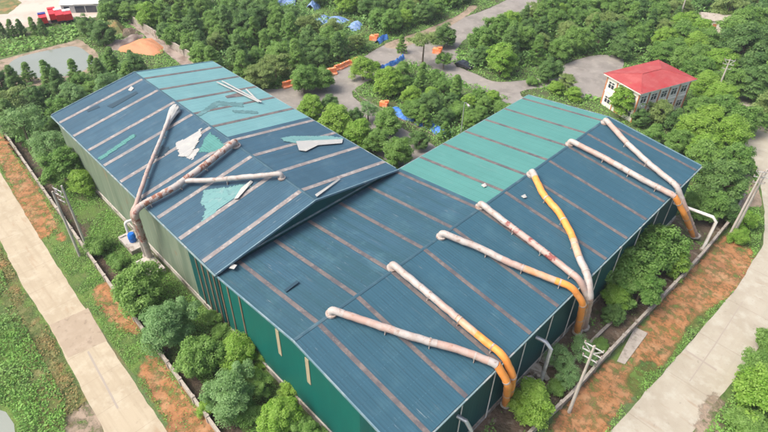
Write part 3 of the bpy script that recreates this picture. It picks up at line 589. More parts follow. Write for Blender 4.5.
ragged('roof_patch', [(199, 152), (205, 138), (210, 132), (226, 146), (212, 152)], zA, 'roof_teal_b', 'dull green patch beside the torn white sheet on the left roof', up=.04)
loose('roof_patch', [(107, 106), (112, 108), (138, 93), (136, 91)], zA, 'sheet_dark', 'long narrow dark gap strip near the far end of the left roof', up=.045, curl=.01, th=.03)
loose('roof_patch', [(86, 110), (88, 112), (100, 107), (98, 105)], zA, 'sheet_dark', 'short dark gap strip near the left roof corner', up=.045, curl=.01, th=.03)
loose('roof_sheet', [(128, 90), (131, 91), (134, 88), (131, 86)], zA, 'sheet_white', 'small white scrap at the far ridge end of the left roof')
ragged('roof_patch', [(196, 115), (198, 117), (219, 105), (243, 107), (243, 103), (216, 101)], zA, 'mark_grey', 'bent dark grey line on the teal slope below the white frame', up=.045)  # thin darker grey-teal pieces laid along a bent line
ragged('roof_patch', [(232, 110), (234, 112.5), (258, 114), (257, 111)], zA, 'mark_grey', 'short grey line at the lower edge of the teal slope', up=.045)
ragged('roof_patch', [(98, 158), (101, 160), (136, 136), (133, 134)], zA, 'roof_teal_b', 'thin teal streak of bare sheet across the left part of the blue slope', up=.045)
ragged('roof_patch', [(152, 150), (156, 158), (164, 156), (170, 148), (160, 146)], zA, 'sheet_dark', 'dark bare spot beside the slim duct', up=.045)
fr = MB()
fa, fb, fc, fd = [onroof(u, v, zA, .35) for u, v in ((217, 82), (259, 102), (246, 89), (222, 81))]
for a, b in ((fa, fb), (fd, fb+W((.3, .3, 0))), (fc, fb)): fr.bar(a, b, .28, .1)
single('metal_frame', fr, 'sheet_white', tuple(fb), 'white V shaped metal frame lying on the pale teal roof sheets', 'frame')
loose('roof_patch', [(225, 96), (227, 98), (244, 96), (241, 92)], zA, 'strip_b', 'dark grey mark beside the white frame on the teal sheets', up=.045, curl=.01, th=.03)
for i, (u, v, lab) in enumerate(((484, 185, 'small white scrap on the teal slope of the right roof'), (524, 196, 'white scrap on the blue slope between two ducts'))):
    loose('roof_scrap', [(u-3, v), (u+1, v-2), (u+3, v+1), (u, v+2)], zB, 'sheet_white', lab, 'scrap')
loose('roof_scrap', [(229, 268), (233, 264), (237, 265), (234, 269)], zB, 'sheet_white', 'white crumpled scrap where the two warehouse roofs meet', 'scrap', up=.5)
loose('roof_scrap', [(284, 290), (286, 292), (299, 282), (297, 280)], zB, 'sheet_dark', 'narrow dark strip lying on the near roof slope', 'scrap')

# ------------------------------------------------------------------ boundary walls
def boundary(name, pts, h, th, post, label, cat='wall', m='wallconc'):
    c = sum((Vector((*p, 0)) for p in pts), Vector())/len(pts)
    t = Thing(name, c, label, cat)
    wl = MB(); cp = MB()
    for a, b in zip(pts, pts[1:]):
        a, b = W((*a, 0)), W((*b, 0)); d = (b-a).normalized(); n = W((-d.y, d.x, 0))
        wl.hexa(a-n*th/2, b-a, n*th, W((0, 0, h)))
        cp.hexa(a-n*(th/2+.06)+W((0, 0, h)), b-a, n*(th+.12), W((0, 0, .1)))
    t.part('wall_panel', wl, m); t.part('coping', cp, 'wallconc')
    L_ = 0
    for a, b in zip(pts, pts[1:]):
        a, b = W((*a, 0)), W((*b, 0)); k = int((b-a).length/post)
        for i in range(k):
            q = a.lerp(b, (i+.5)/k); ang = math.atan2((b-a).y, (b-a).x)
            t.part('post', MB().box(q+W((0, 0, (h+.22)/2)), (.34, th+.22, h+.22), ang), m)
    return t
boundary('boundary_wall', [(-150, 4), (-110, -1), (-76.2, -5.2), (-48.8, -6.6), (-18.3, -8), (11.3, -9), (40, -10)], 1.1, .2, 3.2, 'low concrete boundary wall between the left road and the lawn')
boundary('boundary_wall', [(35.6, 5), (36.4, 16.8), (37, 23.4), (37.1, 31.1), (37.5, 41.2), (38, 52.2), (38.2, 60), (38.2, 71.8), (37.4, 80)], 1.2, .22, 3.0, 'long concrete boundary wall between the right warehouse and the orange soil')
# second parallel line of the ditch on the right
boundary('ditch_wall', [(34.2, 20), (34.5, 26), (34.7, 34), (35, 40)], .45, .25, 50, 'low broken concrete ditch edge beside the dark right wall')
fw_ = [G(*q).to_2d() for q in ((124, 17), (150, 34), (178, 52), (205, 68), (226, 84))]
boundary('boundary_wall', [tuple(q) for q in fw_], 2.0, .25, 6, 'grey boundary wall running diagonally behind the orange sand pile')
for i, (u, v, rz, d) in enumerate(((532, 370, .3, (2.2, 1.2, .9)), (528, 382, 1.0, (1.4, .9, .7)), (541, 377, .7, (1.2, .8, .5)), (520, 396, 1.4, (2.6, .7, .5)), (548, 362, .2, (1.5, .9, .8)))):
    q = G(u, v, 0); mb = MB().box(q+W((0, 0, d[2]/2)), d, rz); mb.box(q+W((.4, .2, d[2]*.4)), (d[0]*.6, d[1]*1.3, d[2]*.6), rz+.6); mb.v = [a+W((random.uniform(-.12, .12),)*3) for a in mb.v]
    single('concrete_chunk', mb, 'rock', tuple(q), ['large pale broken concrete chunk by the short grey elbow pipe', 'broken concrete chunk below the largest one beside the wall', 'small flat concrete chunk right of the large one', 'long concrete piece at the foot of the orange downpipes', 'concrete chunk below the middle duct group near the shrubs'][i], 'rubble')
sl = [G(*q, .12) for q in ((617, 361), (635, 327), (648, 333), (625, 364))]
single('concrete_slab', MB().slab(sl, .3), 'wallconc', tuple(sl[0]), 'pale concrete slab crossing from the boundary wall to the orange soil', 'slab')

# ------------------------------------------------------------------ power poles
def insulator(q): return MB().tube([q+W((0, 0, z)) for z in (0, .06, .12, .2, .26)], [.04, .09, .06, .09, .04], 8)
def h_pole(a, b, h, label, dirv, name='power_pole', group=None):
    a, b = Vector(a), Vector(b); c = (a+b)/2; d = Vector(dirv).normalized()
    t = Thing(name, c, label, 'power pole', group)
    for q in ([a, b] if (a-b).length > .1 else [a]):
        t.part('pole', MB().tube([q, q+W((0, 0, h))], [.22, .13], 10), 'pole', smooth=True)
    for k, (dz_, ln) in enumerate(((.25, 2.1), (1.2, 2.1), (2.2, 1.6))):
        z = h-dz_; cc = c+W((0, 0, z))
        arm = t.part('cross_arm', MB().bar(cc-d*ln/2, cc+d*ln/2, .12, .1), 'polearm')
        for s in (-.95, 0, .95):
            o = insulator(cc+d*ln/2*s+W((0, 0, .08))).build('insulator', M['porcelain'], arm, t.loc)
    t.part('brace', MB().bar(c+d*1.0+W((0, 0, h-.25)), c+W((0, 0, h-1.3)), .08).bar(c-d*1.0+W((0, 0, h-.25)), c+W((0, 0, h-1.3)), .08), 'polearm')
    return t
a = G(80, 256); b = G(88, 250)
h_pole(a, b, 12.4, 'pair of concrete power poles with cross arms standing by the left road', (1, .25, 0))
a = G(729, 236); b = G(734, 233)
h_pole(a, b, 12.6, 'pair of concrete power poles at the corner of the right boundary wall', (.9, .5, 0))
a = G(569, 412)
h_pole(a, a, 12.4, 'single concrete power pole with stacked cross arms by the bottom orange soil', (1, .1, 0))
a = G(713, 101)
h_pole(a, a, 10, 'slim concrete power pole among trees right of the red roofed house', (1, .4, 0))
a = G(678, 22)
h_pole(a, a, 11, 'thin distant power pole near the top edge above the grove', (1, .4, 0))
def street_lamp(q, h, label, d):
    q = Vector(q); d = Vector(d).normalized()
    t = Thing('street_lamp', q, label, 'street lamp', 'street lamps')
    t.part('post', MB().tube([q, q+W((0, 0, h))], [.12, .07], 8), 'steel', smooth=True)
    t.part('arm', MB().tube([q+W((0, 0, h-.1)), q+d*.8+W((0, 0, h+.35)), q+d*1.7+W((0, 0, h+.45))], .05, 6), 'steel')
    t.part('lamp_head', MB().box(q+d*2+W((0, 0, h+.42)), (.9, .35, .16), math.atan2(d.y, d.x)), 'polearm')
street_lamp(G(461, 133), 7, 'slim grey street lamp beside the teal roof eave of the right warehouse', (1, -.6, 0))

# ------------------------------------------------------------------ red roofed house
L0 = G(605, 73, 7.2); F0 = G(641, 94, 7.2); R0 = G(697, 79, 7.2)
ux = (R0-F0); LN = ux.length; ux = ux.normalized(); uy = Vector((-ux.y, ux.x, 0)); WD = abs((L0-F0).dot(uy))
H = Thing('house', F0+ux*LN/2+uy*WD/2-W((0, 0, 7.2)), 'two storey cream house with red hipped roof at the grove edge', 'house')
O = Vector((F0.x, F0.y, 0))
def hp(a, b, z): return O+ux*a+uy*b+W((0, 0, z))
I = .7
H.part('wall', MB().hexa(hp(I, I, 0), ux*(LN-2*I), uy*(WD-2*I), W((0, 0, 6.9))), 'house_wall')
H.part('eave_slab', MB().hexa(hp(0, 0, 6.9), ux*LN, uy*WD, W((0, 0, .3))), 'house_wall')
rf = MB(); e = -.1; rt = 1.15
c4 = [hp(e, e, 7.22), hp(LN-e, e, 7.22), hp(LN-e, WD-e, 7.22), hp(e, WD-e, 7.22)]; r1 = hp(WD/2, WD/2, 7.2+rt); r2 = hp(LN-WD/2, WD/2, 7.2+rt)
rf.add(c4+[r1, r2], [(0, 1, 5, 4), (1, 2, 5), (2, 3, 4, 5), (3, 0, 4), (3, 2, 1, 0)])
ro = H.part('roof', rf, 'red_roof')
H.part('ridge_tile', MB().bar(r1, r2, .3, .12).bar(c4[0], r1, .2, .1).bar(c4[1], r2, .2, .1).bar(c4[2], r2, .2, .1).bar(c4[3], r1, .2, .1), 'red_roof', parent=ro)
H.part('floor_band', MB().hexa(hp(I-.1, I-.1, 3.35), ux*(LN-2*I+.2), uy*(WD-2*I+.2), W((0, 0, .25))), 'house_wall')
def facade(o, d, n, length, bays):
    bw = length/bays
    for i in range(bays+1):
        q = o+d*(bw*i); H.part('pilaster', MB().hexa(q-d*.13-n*.02, d*.26, n*.14, W((0, 0, 6.88))), 'house_trim')
    for i in range(bays):
        for z in (1.0, 4.4):
            if (i == bays//2 and z < 2): 
                q = o+d*(bw*(i+.5)-.6)+W((0, 0, .02)); f = H.part('door', MB().hexa(q, d*1.2, n*.05, W((0, 0, 2.3))), 'house_trim'); continue
            wd = min(1.7, bw*.55); q = o+d*(bw*(i+.5)-wd/2)+W((0, 0, z))
            f = H.part('window', MB().hexa(q, d*wd, n*.04, W((0, 0, 1.5))), 'glass_dark')
            fm = MB()
            for k in (0, .5, 1): fm.hexa(q+d*(wd*k-.05)+n*.04, d*.1, n*.05, W((0, 0, 1.5)))
            for k in (0, 1.0, 1.5): fm.hexa(q+n*.05+W((0, 0, k-.04)), d*wd, n*.05, W((0, 0, .08)))
            H.part('frame', fm, 'house_wall', parent=f)
facade(hp(I, I, 0), ux, -uy, LN-2*I, 5)
facade(hp(I, WD-I, 0), -uy, -ux, WD-2*I, 3)
# small far buildings at the top right
for i, (u, v, d, rz, lab) in enumerate(((711, 28, (7, 5, 3), .5, 'small pale hut by a dirt clearing at the top right'),)):
    q = G(u, v); t = Thing('hut', q, lab, 'hut'); cs, sn = math.cos(rz), math.sin(rz); x, y = W((cs, sn, 0)), W((-sn, cs, 0))
    t.part('wall', MB().hexa(q-x*d[0]/2-y*d[1]/2, x*d[0], y*d[1], W((0, 0, d[2]))), 'house_wall')
    mb = MB()
    A_, B_, C_, D_ = [q+x*sx*(d[0]/2+.4)+y*sy*(d[1]/2+.4)+W((0, 0, d[2])) for sx, sy in ((-1, -1), (1, -1), (1, 1), (-1, 1))]
    e1, e2 = (A_+D_)/2+W((0, 0, 1.2)), (B_+C_)/2+W((0, 0, 1.2)); mb.add([A_, B_, C_, D_, e1, e2], [(0, 1, 5, 4), (2, 3, 4, 5), (0, 4, 3), (1, 2, 5), (3, 2, 1, 0)])
    t.part('roof', mb, 'wallconc')
    t.part('door', MB().hexa(q-y*(d[1]/2+.03)-x*.5, x*1.0, y*.03, W((0, 0, 2.1))), 'house_trim')
patch('dirt_patch', [(684, 12), (700, 18), (720, 30), (728, 40), (720, 44), (706, 34), (694, 24)], .008, 'yard', jit=.5)

# ------------------------------------------------------------------ vehicles
def car(q, ang, label):
    t = Thing('parked_car', q, label, 'car'); q = Vector(q); x = W((math.cos(ang), math.sin(ang), 0)); y = W((-x.y, x.x, 0)); z = W((0, 0, 1))
    def pr(prof, hw, inset=0):
        mb = MB(); n = len(prof); vs = [q+x*a+y*(-hw+(inset if b > .95 else 0))+z*b for a, b in prof]+[q+x*a+y*(hw-(inset if b > .95 else 0))+z*b for a, b in prof]
        return mb.add(vs, [tuple(range(n)), tuple(reversed(range(n, 2*n)))]+[(i, i+n, (i+1) % n+n, (i+1) % n) for i in range(n)])
    t.part('body', pr([(-2.15, .35), (2.15, .35), (2.2, .65), (2.0, .82), (1.0, .95), (-1.6, .98), (-2.15, .9), (-2.2, .6)], .88), 'car_dark')
    t.part('cabin', pr([(1.0, .95), (.35, 1.42), (-1.1, 1.46), (-1.75, .97)], .84, .0), 'glass_dark')
    t.part('roof_panel', pr([(.35, 1.43), (.3, 1.5), (-1.05, 1.53), (-1.1, 1.46)], .76), 'car_dark')
    for a in (-1.35, 1.35):
        for b in (-.86, .86):
            wq = q+x*a+y*b+z*.33; t.part('wheel', MB().tube([wq-y*.1, wq+y*.1], .33, 16), 'tyre')
    for b in (-.6, .6): t.part('headlight', MB().box(q+x*2.17+y*b+z*.66, (.08, .35, .14), ang), 'paint_white')
c0, c1 = G(457, 65), G(471, 70)
car((c0+c1)/2+W((0, 0, .03)), math.atan2((c1-c0).y, (c1-c0).x), 'dark car parked on the back road by the grove')
def truck(q, ang, box, cab, ln, label):
    t = Thing('truck', q, label, 'truck', 'trucks in the far yard'); q = Vector(q); x = W((math.cos(ang), math.sin(ang), 0)); y = W((-x.y, x.x, 0)); z = W((0, 0, 1))
    t.part('chassis', MB().hexa(q-x*ln/2-y*.8+z*.6, x*ln, y*1.6, z*.35), 'tyre')
    t.part('cargo_box', MB().hexa(q-x*ln/2-y*1.0+z*.96, x*(ln-2.6), y*2.0, z*1.7), box)
    o = q+x*(ln/2-2.3); prof = [(0, .7), (2.2, .7), (2.2, 1.7), (1.8, 2.7), (0, 2.8)]; n = 5
    vs = [o+x*a-y*1.0+z*b for a, b in prof]+[o+x*a+y*1.0+z*b for a, b in prof]
    cb_ = t.part('cab', MB().add(vs, [tuple(range(n)), tuple(reversed(range(n, 2*n)))]+[(i, i+n, (i+1) % n+n, (i+1) % n) for i in range(n)]), cab)
    t.part('windscreen', MB().hexa(o+x*2.2-y*.9+z*1.72, x*-.36+z*.9, y*1.8, x*.05), 'glass_dark', parent=cb_)
    for a in (-ln/2+1, -ln/2+2.2, ln/2-1.2):
        for b in (-.85, .85): wq = q+x*a+y*b+z*.5; t.part('wheel', MB().tube([wq-y*.15, wq+y*.15], .5, 12), 'tyre')
vdir = lambda a, b: math.atan2((G(*b)-G(*a)).y, (G(*b)-G(*a)).x)
for (a, b, bx, cb_, ln, lab) in (((56, 24), (53, 15), 'truck_red', 'truck_red', 6.5, 'tall red truck in the middle of the truck row in the far yard'),
                       ((63, 25), (59, 16), 'truck_red', 'truck_white', 6.5, 'red truck with a white cab right of the tallest red one'),
                       ((46, 27), (44, 21), 'truck_red', 'navy', 5, 'short red truck with a navy cab, leftmost in the far yard'),
                       ((71, 24), (68, 17), 'truck_red', 'truck_white', 5, 'short red truck with a white cab, rightmost in the far yard')):
    q = (G(*a)+G(*b))/2; truck(q, vdir(a, b), bx, cb_, ln, lab)
for (u, v, d, rz, lab) in ((82, 9, (9, 6, 2.8), .9, 'pale grey shed left of the other sheds in the far yard'), (98, 8, (10, 7, 3), .9, 'wide grey shed in the middle of the far yard sheds'), (110, 6, (8, 6, 2.8), .9, 'grey shed at the right end of the far yard'), (88, 1, (8, 5, 2.6), .9, 'low grey shed at the back of the far yard')):
    q = G(u, v); t = Thing('shed', q, lab, 'shed', 'sheds in the far yard'); x, y = W((math.cos(rz), math.sin(rz), 0)), W((-math.sin(rz), math.cos(rz), 0)); z = W((0, 0, 1))
    o = q-x*d[0]/2-y*d[1]/2
    t.part('wall', MB().hexa(o, x*d[0], y*d[1], z*(d[2]-.4)), 'shed_grey')
    mb = MB(); 
    mb.slab([o-x*.3-y*.3+z*(d[2]-.38), o+x*(d[0]+.3)-y*.3+z*(d[2]-.38), o+x*(d[0]+.3)+y*d[1]/2+z*(d[2]+.7), o-x*.3+y*d[1]/2+z*(d[2]+.7)], .1)
    mb.slab([o-x*.3+y*d[1]/2+z*(d[2]+.7), o+x*(d[0]+.3)+y*d[1]/2+z*(d[2]+.7), o+x*(d[0]+.3)+y*(d[1]+.3)+z*(d[2]-.38), o-x*.3+y*(d[1]+.3)+z*(d[2]-.38)], .1)
    t.part('roof', mb, 'truck_white')
    for k in range(3): t.part('doorway', MB().hexa(o-y*.03+x*(d[0]*(k+.25)/3), x*(d[0]/6), y*.03, z*1.9), 'glass_dark')

# ------------------------------------------------------------------ sand piles
def mound(name, pts, h, m, label, cat):
    w_ = [G(*q) for q in pts]; c = sum(w_, W())/len(w_); mb = MB(); n = len(w_); K = 9
    ring = []
    for i in range(n):
        for j in range(4): ring.append(w_[i].lerp(w_[(i+1) % n], j/4))
    n = len(ring); vs = []
    for k in range(K):
        t = k/K
        for q in ring:
            r_ = q.lerp(c, t); vs.append((r_.x, r_.y, -.05+h*(1-(1-t)**2.0)*(1+.14*math.sin(r_.x*.9+k)+.12*math.sin(r_.y*1.3))))
    vs.append((c.x, c.y, h)); fs = [(k*n+i, k*n+(i+1) % n, (k+1)*n+(i+1) % n, (k+1)*n+i) for k in range(K-1) for i in range(n)]+[((K-1)*n+i, (K-1)*n+(i+1) % n, K*n) for i in range(n)]
    mb.add(vs, fs); 
    a_, b_, c_ = [mb.v[i] for i in mb.f[0][:3]]
    if (b_-a_).cross(c_-a_).z < 0: mb.f = [tuple(reversed(f)) for f in mb.f]
    return single(name, mb, m, tuple(c), label, cat, smooth=True)
mound('sand_pile', [(116, 49), (128, 44), (142, 39), (152, 38), (164, 47), (163, 53), (154, 56), (136, 54), (120, 52)], 1.5, 'sand', 'wide orange sand pile beside the diagonal wall', 'sand pile')
mound('sand_pile', [(106, 46), (118, 44), (136, 36), (144, 34), (146, 38), (136, 43), (122, 50), (110, 51)], 1.4, 'greysand', 'flat grey sand heap just behind the orange sand pile', 'sand pile')
mound('sand_pile', [(104, 22), (118, 20), (126, 28), (124, 34), (112, 37), (106, 30)], 1.8, 'drygrass', 'brownish grassy earth heap behind the grey sand', 'sand pile')
mound('soil_heap', [(122, 30), (134, 28), (142, 33), (132, 38), (122, 37)], 1.2, 'brown', 'dark brown soil heap between the grassy heap and the wall', 'soil heap')

# ------------------------------------------------------------------ barriers and tarps
def barrier_row(pa, pb, n, m, label, group, h=1.1, name='traffic_barrier', w_=.7, cat='barrier'):
    a, b = G(*pa), G(*pb); d = (b-a)/n; L_ = d.length; x = d.normalized(); y = W((-x.y, x.x, 0)); z = W((0, 0, 1)); first = None
    for i in range(n):
        q = a+d*(i+.5)+y*random.uniform(-.2, .2)
        if first is None:
            t = Thing(name, q, label, cat, group); first = t.o
            prof = [(-w_/2, 0), (w_/2, 0), (w_/2, .3), (w_*.22, .55), (w_*.2, h), (-w_*.2, h), (-w_*.22, .55), (-w_/2, .3)]; k = len(prof); hl = L_*.495
            vs = [q-x*hl+y*s+z*e_ for s, e_ in prof]+[q+x*hl+y*s+z*e_ for s, e_ in prof]
            t.part('body', MB().add(vs, [tuple(range(k)), tuple(reversed(range(k, 2*k)))]+[(j, j+k, (j+1) % k+k, (j+1) % k) for j in range(k)]), m)
            t.part('cap', MB().tube([q+z*h, q+z*(h+.08)], .12, 8), 'paint_white')
        else:
            c = copy_thing(first); c.location = q; c.rotation_euler.z = random.uniform(-.06, .06)
barrier_row((283, 88), (300, 84), 3, 'barrier', 'orange plastic barrier in the short row at the near road corner', 'orange barriers at the near road corner', w_=1.5, h=1.4)
barrier_row((321, 77), (336, 73), 3, 'barrier', 'orange plastic barrier in the row left of the small road bend', 'orange barriers of the middle row', w_=1.9, h=1.5)
barrier_row((335, 71), (358, 62), 6, 'barrier', 'orange plastic barrier in the long row along the grove edge', 'orange barriers of the long row', w_=1.1, h=1.3)
def tarp(pts, h, m, label, name='tarp', group=None, wd=1.4):
    w_ = [G(*q) for q in pts]; c = sum(w_, W())/len(w_); mb = MB(); rows = []
    for a, b in zip(w_, w_[1:]):
        k = max(2, int((b-a).length/.6)); n_ = W((-(b-a).y, (b-a).x, 0)).normalized()
        for i in range(k):
            q = a.lerp(b, i/k); hh = h*random.uniform(.6, 1.15)
            rows.append([q+n_*s*wd*.5*random.uniform(.8, 1.2)+W((0, 0, z_*hh+.01)) for s, z_ in ((-1.2, 0), (-.7, .6), (-.1, 1), (.5, .7), (1.2, 0))])
    vs = [p_ for r_ in rows for p_ in r_]; fs = [(i*5+j, (i+1)*5+j, (i+1)*5+j+1, i*5+j+1) for i in range(len(rows)-1) for j in range(4)]
    mb.add(vs, fs); 
    o = single(name, mb, m, tuple(c), label, 'tarp', group)
    md = o.modifiers.new('thickness', 'SOLIDIFY'); md.thickness = .04
    return o
tarp([(378, 71), (388, 67), (400, 61), (404, 58)], 1.4, 'tarp_blue', 'long blue tarp along the kerb left of the slim tall tree', wd=1.0)
tarp([(393, 109), (400, 113), (410, 118), (417, 118)], .7, 'tarp_blue', 'bright blue crumpled tarp on the kerb in the middle of the nook', wd=2.6)
tarp([(420, 121), (432, 127), (440, 131), (452, 137)], .7, 'tarp_blue', 'blue tarp nearest the teal roof on the same kerb', wd=2.6)
tarp([(377, 44), (382, 40), (389, 38)], 1.5, 'tarp_blue', 'small blue tarp by an orange barrier at the far grove corner', wd=1.4)
tarp([(318, 18), (326, 22), (336, 21), (340, 18)], 1.3, 'net_blue', 'large pale blue netting among the trees near the top edge', wd=5)
tarp([(348, 30), (354, 28), (358, 23)], 1.1, 'net_blue', 'blue tarp heap between trees right of the pale netting', wd=3)
tarp([(310, 10), (318, 6)], 2.4, 'net_blue', 'pale blue netting standing upright at the top edge', wd=3)
tarp([(282, 2), (290, 4), (298, 4)], 2, 'net_blue', 'leftmost pale blue netting at the top edge', wd=5)
def cone_like(u, v, label, s=1.0):
    q = G(u, v); mb = MB(); mb.box(q+W((0, 0, .5*s)), (1.8*s, 1.1*s, 1.0*s), .4); mb.box(q+W((.5*s, .3*s, 1.15*s)), (.9*s, .6*s, .5*s), .9)
    single('barrier_block', mb, 'barrier', tuple(q), label, 'barrier')
cone_like(384, 106, 'stacked orange barrier block on the kerb left of the blue tarps')
cone_like(437, 53, 'stacked orange barrier block by the far road junction', 1.2)
cone_like(374, 40, 'stacked orange barrier block beside the small blue tarp at the grove corner', 1.2)
# kerbs of the nook
def kerb(pts, label):
    w_ = [G(*q) for q in pts]; mb = MB()
    for a, b in zip(w_, w_[1:]): mb.bar(a+W((0, 0, .06)), b+W((0, 0, .06)), .3, .16)
    o = mb.build('kerb', M['kerb']); tag(o, kind='structure')
kerb([(354, 90), (360, 97), (372, 104), (386, 112), (402, 120), (424, 130), (444, 141)], '')
kerb([(306, 106), (330, 116), (356, 128)], '')

# ------------------------------------------------------------------ foliage prototypes
def mesh_np(name, V, Q, m, tint=None):
    me = bpy.data.meshes.new(name); nv, nq = len(V), len(Q)
    me.vertices.add(nv); me.vertices.foreach_set('co', V.astype(np.float32).ravel())
    me.loops.add(nq*4); me.loops.foreach_set('vertex_index', Q.astype(np.int32).ravel())
    me.polygons.add(nq); me.polygons.foreach_set('loop_start', np.arange(0, nq*4, 4, dtype=np.int32))
    me.materials.append(m)
    if tint is not None:
        at = me.attributes.new('tint', 'FLOAT', 'FACE'); at.data.foreach_set('value', tint.astype(np.float32))
    me.update(calc_edges=True); return me
def unit(a): return a/np.maximum(1e-6, np.linalg.norm(a, axis=-1, keepdims=True))
def leaf_quads(Pc, Nn, size, asp=1.6, bend=.25):
    n = len(Pc); t = unit(np.cross(Nn, rng.normal(size=(n, 3)))); b = np.cross(Nn, t)
    s = (size*rng.uniform(.6, 1.35, n))[:, None]; a = t*s*asp*.5; c = b*s*.5
    V = np.stack([Pc-a, Pc-c+Nn*s*bend*.2, Pc+a, Pc+c+Nn*s*bend*.2], 1).reshape(-1, 3); Q = np.arange(n*4).reshape(n, 4); return V, Q
def crown(nm, m, shape, nclump=81, per=244, leaf=0.068, cr=.26, flat=1.0, seed=1, droop=0):
    """unit crown of radius about 1 centred on the origin; lobes of leaves set over an uneven volume"""
    global rng
    rng = np.random.default_rng(seed)
    ph = rng.uniform(0, 6.28, 6)
    d = unit(rng.normal(size=(nclump, 3))); d[:, 2] = np.where(d[:, 2] < -.72, -d[:, 2], d[:, 2])
    az = np.arctan2(d[:, 1], d[:, 0]); lob = 1+.16*np.sin(2*az+ph[0])+.12*np.sin(3*az+ph[1])+.1*np.sin(5*az+ph[2])+rng.normal(0, .09, nclump)
    rad = rng.uniform(.42, .86, nclump)**.7*lob
    if shape == 'round': c = d*rad[:, None]*np.array([1, 1, .95])
    elif shape == 'cone':
        h = rng.uniform(0, 1, nclump)**.9; rr = (1-h)**.75*.78*lob*rng.uniform(.55, 1, nclump)+.05; c = np.stack([np.cos(az)*rr, np.sin(az)*rr, h*2.5-.95], 1)
    elif shape == 'flat': c = d*rad[:, None]*np.array([1.1, 1.1, .5])
    elif shape == 'airy': c = d*(rad*1.05)[:, None]*np.array([1, 1, .9])
    Vs, Qs, Ts = [], [], []; off = 0
    for k in range(nclump):
        n = int(per*rng.uniform(.6, 1.3)); r = cr*rng.uniform(.65, 1.3)*(.72 if shape == 'cone' else 1)
        q = unit(rng.normal(size=(n, 3))); q[:, 2] = np.where(q[:, 2] < -.2, -q[:, 2], q[:, 2])
        rr = r*(rng.uniform(.12, 1.0, n)**.6*1.42)[:, None]; pos = c[k]+q*rr*np.array([1, 1, .75]); pos[:, 2] -= droop*np.linalg.norm(pos[:, :2]-0, axis=1)**2
        nn = unit(q*.8+np.array([0, 0, .8])+rng.normal(0, .38, (n, 3)))
        V, Q = leaf_quads(pos, nn, leaf); Vs.append(V); Qs.append(Q+off); off += len(V)
        Ts.append(np.clip(rng.uniform(0, .6)+rng.normal(0, .2, n), 0, 1))
    return mesh_np('crown', np.concatenate(Vs), np.concatenate(Qs), M[m], np.concatenate(Ts)), c
def trunk_mesh(c, h0, seed, r0=.07, n=7):
    random.seed(seed); mb = MB()
    top = .1; mb.tube([(0, 0, -h0-.02), (.02, .01, -h0*.6), (-.02, .02, -h0*.2), (0, 0, top)], [r0*1.25, r0, r0*.8, r0*.45], 8)
    idx = list(range(len(c))); random.shuffle(idx)
    for i in idx[:n]:
        q = Vector(c[i]); b = Vector((0, 0, random.uniform(-.45, 0)*min(1, h0))); mid = b.lerp(q, .5)+Vector((0, 0, .06))
        mb.tube([b, mid, q], [r0*.5, r0*.35, r0*.15], 5, cap=False)
    me = bpy.data.meshes.new('trunk'); me.from_pydata([tuple(q) for q in mb.v], [], mb.f); me.materials.append(M['bark']); me.update(); return me
PROTO = {}
def proto(key, m, shape, h0, **kw):
    cm, c = crown(key, m, shape, **kw); PROTO[key] = (cm, trunk_mesh(c, h0, kw.get('seed', 1)), h0)
proto('bright', 'leaf_bright', 'round', .95, nclump=101, per=244, leaf=0.060, cr=0.206, seed=3)
proto('bright2', 'leaf_bright', 'round', .98, nclump=81, per=273, leaf=0.056, cr=0.232, seed=4)
proto('mid', 'leaf_mid', 'round', .98, nclump=94, per=244, leaf=0.060, cr=0.206, seed=5)
proto('mid2', 'leaf_mid', 'airy', 1.1, nclump=81, per=216, leaf=0.056, cr=0.198, seed=6)
proto('dark', 'leaf_dark', 'round', .98, nclump=94, per=244, leaf=0.060, cr=0.215, seed=7)
proto('dark2', 'leaf_dark', 'cone', 1.05, nclump=108, per=172, leaf=0.049, cr=0.215, seed=8)
proto('cone', 'leaf_mid', 'cone', 1.02, nclump=108, per=172, leaf=0.049, cr=0.206, seed=9)
proto('olive', 'leaf_olive', 'airy', 1.1, nclump=74, per=187, leaf=0.060, cr=0.206, seed=10)
proto('pale', 'leaf_pale', 'airy', .98, nclump=101, per=259, leaf=0.042, cr=0.189, seed=12)
proto('airy', 'leaf_pale', 'airy', 1.4, nclump=62, per=100, leaf=0.049, cr=0.206, seed=13)
proto('bushb', 'leaf_bright', 'round', .62, nclump=67, per=201, leaf=0.067, cr=0.241, seed=14)
proto('bushd', 'leaf_mid', 'flat', .5, nclump=67, per=201, leaf=0.067, cr=0.241, seed=15)
proto('umbrella', 'leaf_olive', 'flat', 2.2, nclump=54, per=172, leaf=0.056, cr=0.215, seed=16)
random.seed(21)
TREES = []
def tree(key, q, r, label, group=None, name=None, cat=None, vs=1.0, hfac=1.0):
    """q: ground point, r: crown radius in metres"""
    cm, tm, h0 = PROTO[key]; bush = key.startswith('bush')
    name = name or ('bush' if bush else 'tree'); cat = cat or ('bush' if bush else 'tree')
    o = bpy.data.objects.new(name, None); C.objects.link(o); tag(o, label, cat, group); o.location = (q[0], q[1], 0); o.empty_display_size = .5
    rz = random.uniform(0, 6.28); hz = h0*r*hfac
    a = bpy.data.objects.new('crown', cm); C.objects.link(a); a.parent = o; a.location = (0, 0, hz); a.scale = (r, r*random.uniform(.9, 1.1), r*vs*random.uniform(.9, 1.1)); a.rotation_euler = (random.uniform(-.08, .08), random.uniform(-.08, .08), rz)
    b = bpy.data.objects.new('trunk', tm); C.objects.link(b); b.parent = o; b.location = (0, 0, hz); b.scale = (r, r, r*hfac*1.0); b.rotation_euler = (0, 0, rz)
    TREES.append((q[0], q[1], r)); return o
